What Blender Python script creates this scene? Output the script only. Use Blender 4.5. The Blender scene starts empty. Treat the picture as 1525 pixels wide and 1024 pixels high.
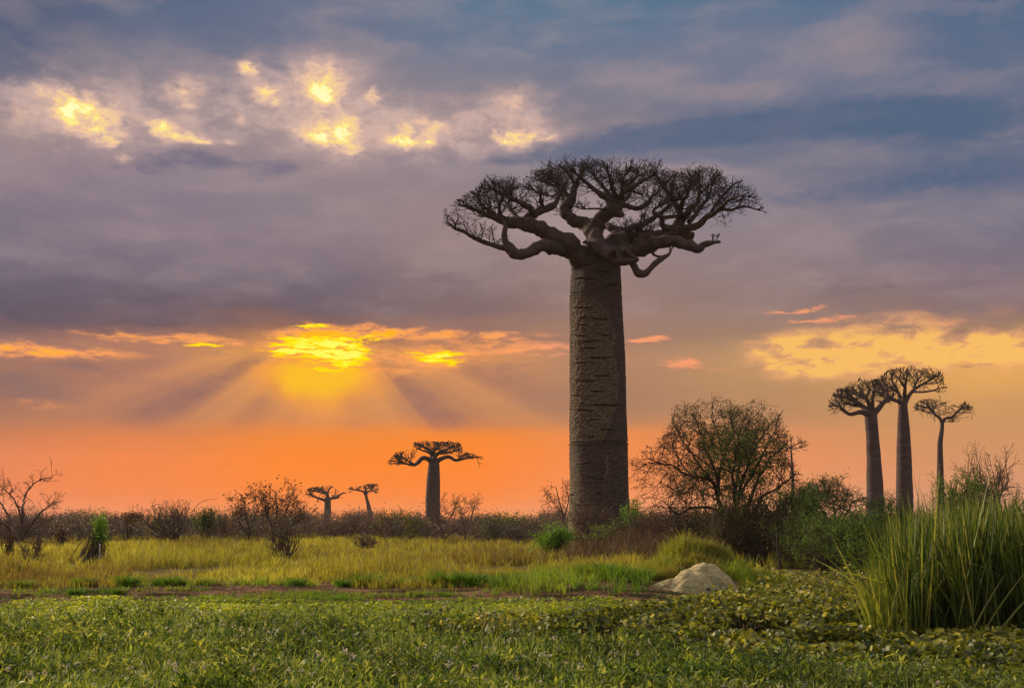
import bpy, math, random
import numpy as np
from mathutils import Vector, Matrix, Euler

# ------------------------------------------------------------------ camera, sky, sun, exposure
SC = bpy.context.scene
R = math.radians
FPX = 1600.0                       # focal length in pixels of the 1525 px wide frame
TILT = math.atan(266 / FPX)
EYE = 1.9
cam_d = bpy.data.cameras.new('camera')
cam = bpy.data.objects.new('camera', cam_d)
SC.collection.objects.link(cam)
cam_d.sensor_width = 36.0
cam_d.lens = 36.0 * FPX / 1525.0
cam_d.clip_start = 0.1
cam_d.clip_end = 20000
cam.location = (0, 0, EYE)
cam.rotation_euler = (math.pi / 2 + TILT, 0, 0)
SC.camera = cam

SC.view_settings.view_transform = 'Standard'
SC.view_settings.look = 'None'
SC.view_settings.exposure = 0.0
SC.view_settings.gamma = 1.0
SC.cycles.use_denoising = True
SC.cycles.max_bounces = 8
SC.cycles.diffuse_bounces = 3
SC.cycles.transmission_bounces = 4
SC.cycles.transparent_max_bounces = 8
SC.cycles.volume_bounces = 1

FW = np.array([0, math.cos(TILT), math.sin(TILT)])
UPV = np.array([0, -math.sin(TILT), math.cos(TILT)])
RT = np.array([1.0, 0, 0])


def ray(px, py):
    return FW + RT * (px - 762.5) / FPX + UPV * (512 - py) / FPX


def P(px, py, Y):
    """point at depth Y (metres north of the eye) seen at this place of the photograph"""
    d = ray(px, py)
    return np.array([0, 0, EYE]) + d * (Y / d[1])


def pix(p):
    q = np.asarray(p) - np.array([0, 0, EYE])
    f = q @ FW
    return 762.5 + FPX * (q @ RT) / f, 512 - FPX * (q @ UPV) / f


def ae(px, py):
    d = ray(px, py)
    return math.degrees(math.atan2(d[0], d[1])), math.degrees(math.atan2(d[2], math.hypot(d[0], d[1])))


def lin(c):
    return tuple(((v / 255) / 12.92 if v / 255 <= 0.04045 else ((v / 255 + 0.055) / 1.055) ** 2.4) for v in c)


SUN_AZ, SUN_EL = -52.0, 24.0
OVERHEAD = 0.70  # level of the added sky fill outside the view

# --- node expression helper
class NB:
    def __init__(s, tree):
        s.t = tree; s.n = tree.nodes; s.l = tree.links

    def put(s, sock, v):
        if isinstance(v, (int, float)):
            try:
                sock.default_value = v
            except TypeError:
                sock.default_value = (v, v, v)
        elif isinstance(v, (tuple, list)):
            sock.default_value = tuple(v) if len(v) == len(sock.default_value) else tuple(v) + (1,)
        else:
            s.l.new(v, sock)

    def m(s, op, a, b=None, c=None, clamp=False):
        n = s.n.new('ShaderNodeMath'); n.operation = op; n.use_clamp = clamp
        for i, v in enumerate((a, b, c)):
            if v is not None: s.put(n.inputs[i], v)
        return n.outputs[0]

    def v(s, op, a, b=None, c=None, scale=None):
        n = s.n.new('ShaderNodeVectorMath'); n.operation = op
        for i, w in enumerate((a, b, c)):
            if w is not None: s.put(n.inputs[i], w)
        if scale is not None: s.put(n.inputs['Scale'], scale)
        return n.outputs['Value'] if op in ('DOT_PRODUCT', 'LENGTH', 'DISTANCE') else n.outputs[0]

    def sep(s, v):
        n = s.n.new('ShaderNodeSeparateXYZ'); s.l.new(v, n.inputs[0]); return n.outputs

    def comb(s, x, y, z=0.0):
        n = s.n.new('ShaderNodeCombineXYZ')
        for i, w in enumerate((x, y, z)): s.put(n.inputs[i], w)
        return n.outputs[0]

    def mix(s, f, a, b, mode='MIX'):
        n = s.n.new('ShaderNodeMix'); n.data_type = 'RGBA'; n.blend_type = mode
        s.put(n.inputs[0], f); s.put(n.inputs[6], a); s.put(n.inputs[7], b)
        return n.outputs[2]

    def ss(s, x, lo, hi, a=0.0, b=1.0):
        n = s.n.new('ShaderNodeMapRange'); n.interpolation_type = 'SMOOTHSTEP'
        s.put(n.inputs[0], x)
        n.inputs[1].default_value = lo; n.inputs[2].default_value = hi
        n.inputs[3].default_value = a; n.inputs[4].default_value = b
        return n.outputs[0]

    def noise(s, vec, scale=1.0, detail=4, rough=0.5, dist=0.0, col=False, dim='3D'):
        n = s.n.new('ShaderNodeTexNoise'); n.noise_dimensions = dim
        if dim == '1D': s.put(n.inputs['W'], vec)
        else: s.put(n.inputs['Vector'], vec)
        n.inputs['Scale'].default_value = scale; n.inputs['Detail'].default_value = detail
        n.inputs['Roughness'].default_value = rough; n.inputs['Distortion'].default_value = dist
        return n.outputs['Color'] if col else n.outputs[0]

    def ramp(s, f, stops, interp='LINEAR'):
        n = s.n.new('ShaderNodeValToRGB'); r = n.color_ramp; r.interpolation = interp
        s.put(n.inputs[0], f)
        stops = sorted(stops, key=lambda q: q[0])
        while len(r.elements) < len(stops): r.elements.new(0.5)
        for e, (p, c) in zip(r.elements, stops):
            e.position = p
        for e, (p, c) in zip(r.elements, stops):
            e.position = p; e.color = tuple(c)[:3] + (1,)
        return n.outputs[0]


# photograph colours of the broad cloud layers, read every 250 x 40..60 px
SKX = [0, 250, 500, 750, 1000, 1250, 1500]
SKY = [
 (0,   [(84,98,126), (94,110,138), (108,121,147), (96,126,153), (90,121,150), (94,118,148), (80,107,140)]),
 (60,  [(90,103,130), (108,118,143), (120,124,147), (108,127,152), (110,125,150), (128,128,150), (92,112,142)]),
 (120, [(112,114,136), (134,128,144), (148,137,148), (130,130,148), (122,127,150), (116,123,148), (105,115,142)]),
 (180, [(164,144,146), (164,146,148), (170,150,148), (160,143,146), (122,123,142), (104,116,142), (98,112,138)]),
 (240, [(150,132,144), (152,136,146), (158,140,146), (140,130,145), (126,124,142), (112,118,142), (105,114,140)]),
 (300, [(135,122,138), (140,126,142), (150,134,142), (165,142,142), (156,140,145), (115,118,142), (112,115,138)]),
 (360, [(135,122,138), (142,125,138), (148,130,138), (168,142,138), (160,138,138), (138,126,140), (130,120,138)]),
 (420, [(112,102,118), (116,104,120), (120,106,120), (146,122,122), (168,138,128), (135,120,130), (140,118,125)]),
 (470, [(98,86,100), (106,90,102), (114,94,100), (146,116,114), (168,134,118), (150,124,118), (146,118,115)]),
 (505, [(168,122,105), (190,130,100), (210,140,85), (190,132,102), (166,132,110), (190,148,105), (190,145,100)]),
 (530, [(160,115,98), (196,134,98), (240,165,70), (205,136,96), (164,130,106), (215,160,98), (235,170,92)]),
 (560, [(150,110,95), (192,130,98), (236,160,75), (195,133,98), (162,128,102), (206,152,95), (228,166,90)]),
 (600, [(165,114,95), (184,125,95), (212,142,88), (178,126,95), (165,126,98), (200,145,95), (206,150,95)]),
 (625, [(176,120,92), (192,126,90), (218,138,82), (196,130,88), (175,130,98), (206,146,95), (205,148,95)]),
 (645, [(204,124,84), (224,130,74), (246,138,46), (248,136,48), (226,140,86), (214,146,95), (206,146,96)]),
 (680, [(232,134,86), (246,134,68), (255,136,30), (254,134,44), (240,140,85), (220,146,96), (210,146,100)]),
 (720, [(236,132,82), (248,132,60), (255,134,32), (253,132,46), (242,145,90), (225,149,100), (215,146,105)]),
 (765, [(238,134,84), (246,132,66), (253,134,50), (248,132,58), (240,155,105), (228,153,110), (218,150,113)]),
]


def sky_at(px, py):
    ys = [r[0] for r in SKY]
    j = min(max(np.searchsorted(ys, py) - 1, 0), len(ys) - 2)
    ty = min(max((py - ys[j]) / (ys[j + 1] - ys[j]), 0), 1)
    i = min(max(np.searchsorted(SKX, px) - 1, 0), len(SKX) - 2)
    tx = min(max((px - SKX[i]) / (SKX[i + 1] - SKX[i]), 0), 1)
    g = lambda a, b: np.array(lin(SKY[a][1][b]))
    return tuple((g(j, i) * (1 - tx) + g(j, i + 1) * tx) * (1 - ty) + (g(j + 1, i) * (1 - tx) + g(j + 1, i + 1) * tx) * ty)


def pix_of_ae(a, e):
    a, e = R(a), R(e)
    d = np.array([math.sin(a) * math.cos(e), math.cos(a) * math.cos(e), math.sin(e)])
    f = d @ FW
    return 762.5 + FPX * d[0] / f, 512 - FPX * (d @ UPV) / f


def build_world():
    w = bpy.data.worlds.new('World'); SC.world = w; w.use_nodes = True
    t = w.node_tree; t.nodes.clear(); b = NB(t)
    d = t.nodes.new('ShaderNodeTexCoord').outputs['Generated']
    x, y, z = b.sep(d)[:3]
    A = b.m('MULTIPLY', b.m('ARCTAN2', x, y), 57.29578)
    E = b.m('MULTIPLY', b.m('ARCSINE', z), 57.29578)
    base = b.comb(A, E)
    # cloud billows bend every layer a little
    w1 = b.noise(b.v('MULTIPLY', base, (0.09, 0.30, 1)), 1.0, 3, 0.5, col=True)
    w2 = b.noise(b.v('MULTIPLY', base, (0.55, 1.3, 1)), 1.0, 5, 0.6, col=True)
    off1 = b.v('MULTIPLY', b.v('SUBTRACT', w1, (0.5, 0.5, 0.5)), (3.0, 1.7, 0))
    off2 = b.v('MULTIPLY', b.v('SUBTRACT', w2, (0.5, 0.5, 0.5)), (1.7, 1.1, 0))
    pl = b.v('ADD', b.v('ADD', base, off1), off2)                 # for the colour layers
    low = b.ss(E, 4.5, 9.0)
    plE = b.m('ADD', E, b.m('MULTIPLY', b.m('SUBTRACT', b.sep(pl)[1], E), b.m('ADD', b.m('MULTIPLY', low, 0.75), 0.25)))
    plA = b.sep(pl)[0]
    f = b.m('DIVIDE', plE, 30.0)
    cols = [-27, -19, -11, -3, 5, 13, 25]
    es = [0.0, 1.0, 2.0, 3.2, 4.2, 4.75, 5.2, 5.9, 6.8, 7.8, 8.7, 9.4, 10.2, 11.3, 12.8, 14.6, 16.7, 18.8, 20.8, 22.8, 25.0, 27.0]
    ramps = []
    for a in cols:
        st = []
        for e in es:
            px, py = pix_of_ae(a, e)
            st.append((e / 30.0, sky_at(px, py)))
        ramps.append(b.ramp(f, st, 'LINEAR'))
    col = ramps[0]
    for i in range(1, len(cols)):
        col = b.mix(b.ss(plA, cols[i - 1], cols[i]), col, ramps[i])
    pf = b.v('ADD', base, b.v('SCALE', off2, scale=0.75))         # for the small clouds
    n1 = b.noise(b.v('MULTIPLY', base, (0.5, 0.95, 1)), 1.0, 6, 0.62)
    n2 = b.noise(b.v('ADD', b.v('MULTIPLY', base, (1.2, 2.6, 1)), (31, 7, 0)), 1.0, 6, 0.66)
    n3 = b.noise(b.v('ADD', b.v('MULTIPLY', base, (0.7, 2.6, 1)), (3, 17, 0)), 1.0, 5, 0.6)

    def field(vec, blobs):
        tot = None
        for px, py, rx, ry, s in blobs:
            a, e = ae(px, py)
            sx, sy = 27.9 / rx, 27.9 / ry
            q = b.v('MULTIPLY_ADD', vec, (sx, sy, 0), (-a * sx, -e * sy, 0))
            g = b.m('POWER', 0.3679, b.v('DOT_PRODUCT', q, q))
            tot = b.m('MULTIPLY', g, s) if tot is None else b.m('MULTIPLY_ADD', g, s, tot)
        return tot
    # soft pale mottling of the high cloud deck
    mot = b.m('MULTIPLY', b.ss(b.noise(b.v('MULTIPLY', pl, (0.16, 0.5, 1)), 1.0, 5, 0.55), 0.4, 0.72), b.ss(E, 9, 12))
    col = b.mix(b.m('MULTIPLY', mot, 0.26), col, lin((196, 170, 165)))
    fine = b.m('MULTIPLY', b.m('SUBTRACT', n3, 0.5), 0.10)
    col = b.mix(1.0, col, b.comb(b.m('ADD', 1.0, fine), b.m('ADD', 1.0, fine), b.m('ADD', 1.0, fine)), 'MULTIPLY')
    # slate blue cloud banks
    dark = field(pf, [(1290, 172, 130, 30, 1.0), (1100, 192, 110, 26, .95), (960, 205, 110, 24, .9), (1440, 180, 120, 34, .9),
                      (830, 228, 90, 18, .8), (760, 238, 50, 14, .6), (280, 236, 85, 14, 1.1), (200, 250, 60, 10, .6),
                      (420, 250, 42, 13, .7), (380, 268, 28, 10, .4), (40, 60, 140, 40, .5), (310, 195, 60, 18, .5),
                      (1240, 290, 220, 22, .55), (1440, 255, 130, 30, .5), (250, 440, 330, 24, .5), (1260, 430, 110, 34, .55),
                      (60, 585, 85, 20, .8), (120, 546, 60, 9, .85), (210, 568, 50, 10, .6), (20, 560, 50, 10, .6), (330, 530, 40, 6, .5), (760, 545, 50, 8, .6), (590, 512, 26, 6, .5), (1440, 495, 50, 10, .9), (1480, 540, 26, 4, .9), (1440, 545, 14, 3, .6)])
    dk = b.ss(b.m('ADD', dark, b.m('MULTIPLY', b.m('SUBTRACT', n2, 0.5), 0.8)), 0.25, 0.95)
    dcol = b.mix(b.ss(E, 8.5, 17), lin((138, 106, 104)), b.mix(b.ss(A, -6, 3), lin((98, 100, 132)), lin((76, 102, 134))))
    col = b.mix(b.m('MULTIPLY', dk, 0.66), col, dcol)
    # pale lilac patches
    pale = field(pl, [(1270, 70, 110, 45, .8), (960, 120, 110, 26, .6), (1080, 145, 80, 16, .7), (1000, 270, 100, 20, .7), (1090, 262, 60, 12, .5), (600, 60, 60, 60, .2),
                      (480, 40, 30, 60, .35), (110, 60, 60, 24, .5), (560, 160, 180, 60, .45), (1180, 330, 200, 24, .4), (860, 330, 140, 90, .5)])
    col = b.mix(b.m('MULTIPLY', b.ss(pale, 0.1, 1.0), 0.45), col, lin((186, 160, 158)))
    dim = b.m('ADD', 1.0, b.m('MULTIPLY', b.ss(E, 8.6, 9.8), -0.12))
    col = b.mix(1.0, col, b.comb(dim, dim, dim), 'MULTIPLY')
    # creamy thin cloud round the golden holes
    cream = field(pl, [(110, 178, 110, 55, .75), (270, 165, 120, 55, .6), (400, 130, 60, 40, .5), (490, 165, 110, 75, .95), (640, 195, 110, 42, .7), (780, 185, 90, 48, .75), (40, 150, 60, 40, .3)])
    cm = b.m('MULTIPLY', cream, b.m('ADD', 0.35, b.m('MULTIPLY', b.ss(n1, 0.36, 0.66), 0.75)))
    col = b.mix(b.m('MULTIPLY', b.ss(cm, 0.05, 1.1), 0.8), col, lin((216, 184, 174)))
    # golden holes high up
    hot = field(pf, [(110, 160, 22, 16, 1.05), (142, 188, 34, 20, .6), (120, 165, 62, 36, .5), (165, 205, 16, 12, .5), (70, 140, 20, 12, .35), (185, 238, 12, 6, .45), (28, 175, 18, 16, .3),
                     (370, 100, 16, 12, .85), (395, 138, 22, 13, .85), (408, 152, 10, 6, .4), (275, 135, 34, 20, .42), (276, 160, 14, 12, .3),
                     (480, 138, 20, 14, 1.45), (480, 112, 36, 26, .55), (478, 145, 60, 40, .3), (557, 142, 12, 12, .65),
                     (478, 200, 24, 12, 1.25), (512, 192, 22, 17, 1.0), (500, 205, 50, 26, .45), (525, 225, 14, 9, .5), (435, 194, 12, 8, .3),
                     (600, 211, 26, 7, 1.2), (632, 214, 18, 9, .9), (640, 190, 34, 14, .5), (600, 195, 34, 16, .4),
                     (238, 185, 20, 9, .75), (270, 204, 24, 7, .8), (300, 212, 13, 5, .8), (258, 196, 44, 16, .35), (355, 175, 10, 8, .35), (345, 212, 20, 6, .35),
                     (765, 208, 26, 9, 1.1), (780, 198, 46, 18, .45), (765, 150, 30, 20, .35), (815, 205, 14, 6, .3), (700, 180, 60, 30, .18)])
    nh = b.noise(b.v('MULTIPLY', b.v('ADD', base, b.v('SCALE', off2, scale=0.9)), (1.25, 1.75, 1)), 1.0, 7, 0.6)
    hv = b.m('MULTIPLY', hot, b.m('ADD', 0.30, b.m('MULTIPLY', b.ss(nh, 0.32, 0.70), 0.74)))
    glow = b.m('MULTIPLY', b.m('POWER', b.m('MULTIPLY', hot, 0.8, clamp=True), 0.6), b.m('ADD', 0.25, b.m('MULTIPLY', b.ss(n1, 0.35, 0.65), 0.5)))
    col = b.mix(glow, col, lin((222, 178, 158)))
    hcol = b.ramp(hv, [(0.06, lin((200, 168, 162))), (0.24, lin((222, 184, 166))), (0.46, lin((240, 198, 158))), (0.68, lin((252, 216, 142))), (0.86, lin((255, 240, 138))), (1.0, lin((255, 252, 186)))])
    col = b.mix(b.ss(hv, 0.0, 0.42), col, hcol)
    # fan of shade and light under the sun
    sa, se = ae(500, 468)
    da = b.m('SUBTRACT', A, sa); de = b.m('SUBTRACT', se, E)
    phi = b.m('MULTIPLY', b.m('ARCTAN2', da, b.m('MAXIMUM', de, 0.05)), 57.29578)
    pn = b.m('ADD', phi, b.m('MULTIPLY', b.m('SUBTRACT', b.noise(b.m('MULTIPLY', phi, 0.09), 1.0, 3, 0.6, dim='1D'), 0.5), 16.0))

    def lobes(L):
        tot = None
        for c0, wd, st in L:
            q = b.m('MULTIPLY_ADD', pn, 1.0 / wd, -c0 / wd)
            g = b.m('POWER', 0.3679, b.m('MULTIPLY', q, q))
            tot = b.m('MULTIPLY', g, st) if tot is None else b.m('MULTIPLY_ADD', g, st, tot)
        return tot
    uneven = b.m('ADD', 0.5, b.m('MULTIPLY', b.ss(b.noise(b.v('MULTIPLY', base, (0.22, 0.5, 1)), 1.0, 4, 0.6), 0.35, 0.65), 0.6))
    shade = lobes([(-59, 6, .95), (-78, 7, .8), (-37, 4, .35), (47, 8, .9), (70, 5, .6), (11, 4, .22), (-20, 3, .2)])
    light = lobes([(-68, 3.5, .5), (-48, 4.5, .5), (-6, 14, .55), (28, 6, .5), (61, 4, .5)])
    rad = b.m('SQRT', b.m('ADD', b.m('MULTIPLY', da, da), b.m('MULTIPLY', de, de)))
    msk = b.m('MULTIPLY', b.m('MULTIPLY', b.ss(E, 9.3, 8.0), b.ss(E, 4.3, 5.6)), b.m('MULTIPLY', b.ss(rad, 1.2, 3.6), b.ss(rad, 18, 8)))
    col = b.mix(b.m('MULTIPLY', b.m('MULTIPLY', shade, b.m('MULTIPLY', msk, uneven), clamp=True), 0.9), col, lin((146, 104, 96)))
    col = b.mix(b.m('MULTIPLY', b.m('MULTIPLY', light, msk, clamp=True), 0.38), col, lin((246, 164, 92)))
    # sunlit cloud edges round the sun and right of the big tree
    warm = field(pf, [(470, 505, 60, 22, .8), (480, 545, 90, 34, .55), (620, 540, 90, 24, .35), (655, 532, 46, 13, .5),
                      (250, 503, 150, 8, .55), (130, 525, 90, 10, .5), (20, 520, 60, 12, .6), (60, 600, 50, 10, .3), (790, 520, 110, 10, .6), (700, 500, 130, 9, .55), (570, 494, 60, 8, .6),
                      (965, 505, 34, 5, .95), (1015, 540, 26, 9, .9), (1055, 552, 40, 8, .35), (1172, 464, 34, 4, .6), (1212, 459, 22, 4, .5), (1262, 470, 34, 5, .4), (1205, 478, 42, 3.5, .5), (1400, 482, 70, 6, .3)])
    wv = b.m('MULTIPLY', warm, b.m('ADD', 0.45, b.m('MULTIPLY', b.ss(n3, 0.36, 0.62), 0.75)))
    wcol = b.mix(b.ss(A, -2, 3), b.mix(b.m('MULTIPLY', b.ss(wv, 0.5, 0.95), 1.0), lin((250, 160, 92)), lin((255, 180, 30))), lin((246, 156, 110)))
    col = b.mix(b.ss(wv, 0.12, 0.62), col, wcol)
    gold = field(pf, [(1150, 518, 40, 18, .5), (1200, 528, 80, 26, .8), (1300, 508, 120, 32, .85), (1420, 520, 120, 22, .95), (1500, 530, 60, 24, .8), (1180, 545, 46, 12, .6), (1290, 545, 120, 18, .6), (1400, 470, 110, 10, .35)])
    gv = b.m('MULTIPLY', gold, b.m('ADD', 0.25, b.m('MULTIPLY', b.ss(b.noise(b.v('MULTIPLY', pf, (0.45, 1.3, 1)), 1.0, 5, 0.6), 0.3, 0.66), 0.85)))
    gcol = b.mix(b.ss(gv, 0.45, 0.95), lin((238, 168, 114)), lin((249, 188, 100)))
    col = b.mix(b.ss(gv, 0.04, 1.0), col, gcol)
    under = field(pl, [(476, 552, 76, 24, .9), (482, 575, 95, 38, .6), (480, 600, 60, 40, .3), (655, 556, 60, 16, .3)])
    col = b.mix(b.m('MULTIPLY', b.ss(under, 0.05, 1.1), 0.85), col, b.mix(b.ss(under, 0.5, 1.2), lin((253, 160, 52)), lin((255, 194, 20))))
    # the burning core behind the cloud
    core = field(pf, [(470, 525, 66, 9, .8), (500, 512, 58, 13, .75), (440, 505, 34, 6, .6), (470, 487, 42, 4, .9), (520, 530, 30, 14, .7), (430, 520, 36, 6, .7), (560, 500, 34, 4, .55),
                      (655, 527, 44, 6, .95), (640, 535, 26, 4, .6), (672, 540, 30, 4, .6), (300, 513, 34, 3, .6), (490, 545, 44, 10, .5)])
    cn = b.noise(b.v('ADD', b.v('MULTIPLY', b.v('ADD', base, b.v('SCALE', off2, scale=.5)), (0.75, 4.6, 1)), (11, 5, 0)), 1.0, 5, 0.62)
    cv = b.m('MULTIPLY', core, b.m('ADD', 0.2, b.m('MULTIPLY', b.ss(cn, 0.36, 0.6), 1.05)))
    ccol = b.ramp(cv, [(0.2, lin((255, 160, 30))), (0.45, lin((255, 208, 6))), (0.8, lin((255, 238, 8))), (1.0, lin((255, 250, 96)))])
    col = b.mix(b.ss(cv, 0.16, 0.5), col, ccol)
    # unseen sky above and behind the camera, brightened as added fill for the ground
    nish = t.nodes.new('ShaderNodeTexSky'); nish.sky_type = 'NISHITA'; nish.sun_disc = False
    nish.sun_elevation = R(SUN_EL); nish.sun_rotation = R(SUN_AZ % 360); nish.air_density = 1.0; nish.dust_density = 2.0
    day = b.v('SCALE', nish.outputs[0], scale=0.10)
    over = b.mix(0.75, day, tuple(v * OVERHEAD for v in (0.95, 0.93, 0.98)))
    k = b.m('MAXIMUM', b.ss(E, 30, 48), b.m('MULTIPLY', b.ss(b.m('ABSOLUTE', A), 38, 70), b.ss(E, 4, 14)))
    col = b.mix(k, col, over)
    col = b.mix(b.ss(E, -0.2, -2.5), col, (0.06, 0.06, 0.03))
    bg = t.nodes.new('ShaderNodeBackground'); t.links.new(col, bg.inputs[0]); bg.inputs[1].default_value = 1.0
    out = t.nodes.new('ShaderNodeOutputWorld'); t.links.new(bg.outputs[0], out.inputs[0])
    try:
        w.cycles.sampling_method = 'MANUAL'; w.cycles.sample_map_resolution = 512
    except Exception:
        pass


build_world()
sun_d = bpy.data.lights.new('sun', 'SUN'); sun_d.energy = 5.0; sun_d.angle = R(4); sun_d.color = (1.0, 0.82, 0.58)
sun = bpy.data.objects.new('sun', sun_d); SC.collection.objects.link(sun)
_sd = Vector((math.sin(R(SUN_AZ)) * math.cos(R(SUN_EL)), math.cos(R(SUN_AZ)) * math.cos(R(SUN_EL)), math.sin(R(SUN_EL))))
sun.rotation_euler = _sd.to_track_quat('Z', 'Y').to_euler()

# ------------------------------------------------------------------ helpers
rng = np.random.default_rng(7)
UP = np.array([0, 0, 1.0])


def nrm(v):
    return v / np.maximum(np.linalg.norm(v, axis=-1, keepdims=True), 1e-9)


def _h(i, j, k, s):
    n = (i * 374761393 + j * 668265263 + k * 2147483647 + s * 1274126177) & 0xffffffff
    n = ((n ^ (n >> 13)) * 1274126177) & 0xffffffff
    return ((n ^ (n >> 16)) & 0xffff) / 65535.0


def vn(p, s=0):
    p = np.asarray(p, float); i = np.floor(p).astype(np.int64); f = p - i; f = f * f * (3 - 2 * f)
    x, y, z = i[..., 0], i[..., 1], i[..., 2]; a, b, c = f[..., 0], f[..., 1], f[..., 2]
    r = 0
    for dx in (0, 1):
        for dy in (0, 1):
            for dz in (0, 1):
                r = r + _h(x + dx, y + dy, z + dz, s) * (a if dx else 1 - a) * (b if dy else 1 - b) * (c if dz else 1 - c)
    return r


def fbm(p, o=4, s=0):
    t = 0; a = 0.5; q = np.asarray(p, float)
    for k in range(o):
        t = t + a * vn(q, s + k); q = q * 2.03 + 3.1; a *= 0.5
    return t / (1 - 0.5 ** o)


def n2(x, y, sc, s=0, o=3):
    x = np.asarray(x, float)
    return fbm(np.stack([x * sc, np.asarray(y, float) * sc, x * 0 + s * 1.7], -1), o, s)


class Buf:
    def __init__(s):
        s.V = []; s.F = []; s.T = []; s.n = 0

    def add(s, V, faces, tint=None):
        V = np.asarray(V, float).reshape(-1, 3)
        for f in faces:
            s.F.append(np.asarray(f, np.int64) + s.n)
        s.V.append(V); s.n += len(V)
        s.T.append(np.full(len(V), 0.5) if tint is None else np.broadcast_to(np.asarray(tint, float), (len(V),)))

    def build(s, name, mat, parent=None, smooth=False, attrs=None):
        if not s.F: return None
        V = np.concatenate(s.V) if s.V else np.zeros((0, 3))
        T = np.concatenate(s.T) if s.T else np.zeros(0)
        me = bpy.data.meshes.new(name)
        me.vertices.add(len(V))
        off = np.array(parent.location) if parent is not None else np.zeros(3)
        me.vertices.foreach_set('co', (V - off).astype(np.float32).ravel())
        idx = np.concatenate([f.ravel() for f in s.F])
        sizes = np.concatenate([np.full(len(f), f.shape[1]) for f in s.F])
        me.loops.add(len(idx)); me.loops.foreach_set('vertex_index', idx.astype(np.int32))
        me.polygons.add(len(sizes))
        me.polygons.foreach_set('loop_start', np.concatenate([[0], np.cumsum(sizes)[:-1]]).astype(np.int32))
        me.update(calc_edges=True)
        if smooth: me.polygons.foreach_set('use_smooth', np.ones(len(sizes), bool))
        at = me.attributes.new('tint', 'FLOAT', 'POINT'); at.data.foreach_set('value', T.astype(np.float32))
        if attrs:
            for k, v in attrs.items():
                a2 = me.attributes.new(k, 'FLOAT', 'POINT'); a2.data.foreach_set('value', np.asarray(v, np.float32))
        me.materials.append(mat)
        o = bpy.data.objects.new(name, me); SC.collection.objects.link(o)
        if parent is not None: o.parent = parent
        return o


def tag(o, label=None, cat=None, group=None, kind=None):
    if label: o['label'] = label
    if cat: o['category'] = cat
    if group: o['group'] = group
    if kind: o['kind'] = kind
    return o


def thing(name, loc, label, cat, group=None):
    o = bpy.data.objects.new(name, None); SC.collection.objects.link(o)
    o.location = [float(v) for v in loc]; o.empty_display_size = 0.2
    return tag(o, label, cat, group)


def prisms(buf, P0, P1, r0, r1, k=4, tint=None):
    n = len(P0)
    if n == 0: return
    ax = nrm(P1 - P0)
    ref = np.where(np.abs(ax[:, 2:3]) > 0.9, np.array([[1.0, 0, 0]]), np.array([[0, 0, 1.0]]))
    u = nrm(np.cross(ax, ref)); v = np.cross(ax, u)
    a = np.arange(k) * 2 * math.pi / k
    off = u[:, None, :] * np.cos(a)[None, :, None] + v[:, None, :] * np.sin(a)[None, :, None]
    A = P0[:, None, :] + off * np.reshape(r0, (-1, 1, 1)); B = P1[:, None, :] + off * np.reshape(r1, (-1, 1, 1))
    V = np.concatenate([A, B], 1).reshape(-1, 3)
    j = np.arange(k); q = np.stack([j, (j + 1) % k, (j + 1) % k + k, j + k], -1)
    F = (np.arange(n)[:, None, None] * 2 * k + q[None]).reshape(-1, 4)
    t = None if tint is None else np.repeat(tint, 2 * k)
    buf.add(V, [F], t)


def grow(Pn, D, Rr, L, levels, nseg=3, kids=2.4, spread=.7, up=.15, wob=.25, lf=.68, rf=.6, flat=1.0, keep=None, r=rng):
    segs = []
    Rr = np.asarray(Rr, float); L = np.asarray(L, float)
    for lv in range(levels):
        if len(Pn) == 0: break
        cp, cd, cr, cl = [], [], [], []
        rad = Rr.copy()
        for s in range(nseg):
            D = nrm(D + r.normal(0, wob, D.shape) * np.array([1, 1, flat]) + up * UP)
            Q = Pn + D * (L / nseg)[:, None]
            rn = Rr * (1 - (1 - rf) * (s + 1) / nseg)
            if keep is not None:
                ok = keep(Q)
                Pn, Q, D, rad, rn, Rr, L = Pn[ok], Q[ok], D[ok], rad[ok], rn[ok], Rr[ok], L[ok]
                if len(Pn) == 0: break
            segs.append((Pn, Q, rad, rn))
            m = r.random(len(Q)) < kids / nseg
            dd = nrm(D[m] + r.normal(0, spread, (m.sum(), 3)) * np.array([1, 1, flat]) + up * UP * 0.5)
            cp.append(Q[m]); cd.append(dd); cr.append(rn[m] * 0.8); cl.append(L[m] * lf * r.uniform(.7, 1.2, m.sum()))
            Pn = Q; rad = rn
        if len(Pn) == 0: break
        cp.append(Pn); cd.append(nrm(D + r.normal(0, spread * .4, D.shape))); cr.append(rad * .9); cl.append(L * lf)
        Pn = np.concatenate(cp); D = np.concatenate(cd); Rr = np.concatenate(cr); L = np.concatenate(cl)
    if not segs: return None, Pn, D
    S = [np.concatenate([q[i] for q in segs]) for i in range(4)]
    return S, Pn, D


def spline(pts, n):
    p = np.asarray(pts, float); m = len(p)
    if m == 2: p = np.array([p[0], (p[0] + p[1]) / 2, p[1]]); m = 3
    q = np.vstack([2 * p[0] - p[1], p, 2 * p[-1] - p[-2]])
    out = []
    per = max(2, int(n / (m - 1)))
    for i in range(m - 1):
        a, b, c, d = q[i], q[i + 1], q[i + 2], q[i + 3]
        t = np.linspace(0, 1, per, endpoint=False)[:, None]
        out.append(0.5 * (2 * b + (c - a) * t + (2 * a - 5 * b + 4 * c - d) * t ** 2 + (3 * b - a - 3 * c + d) * t ** 3))
    out.append(p[-1:])
    return np.vstack(out)


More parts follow.
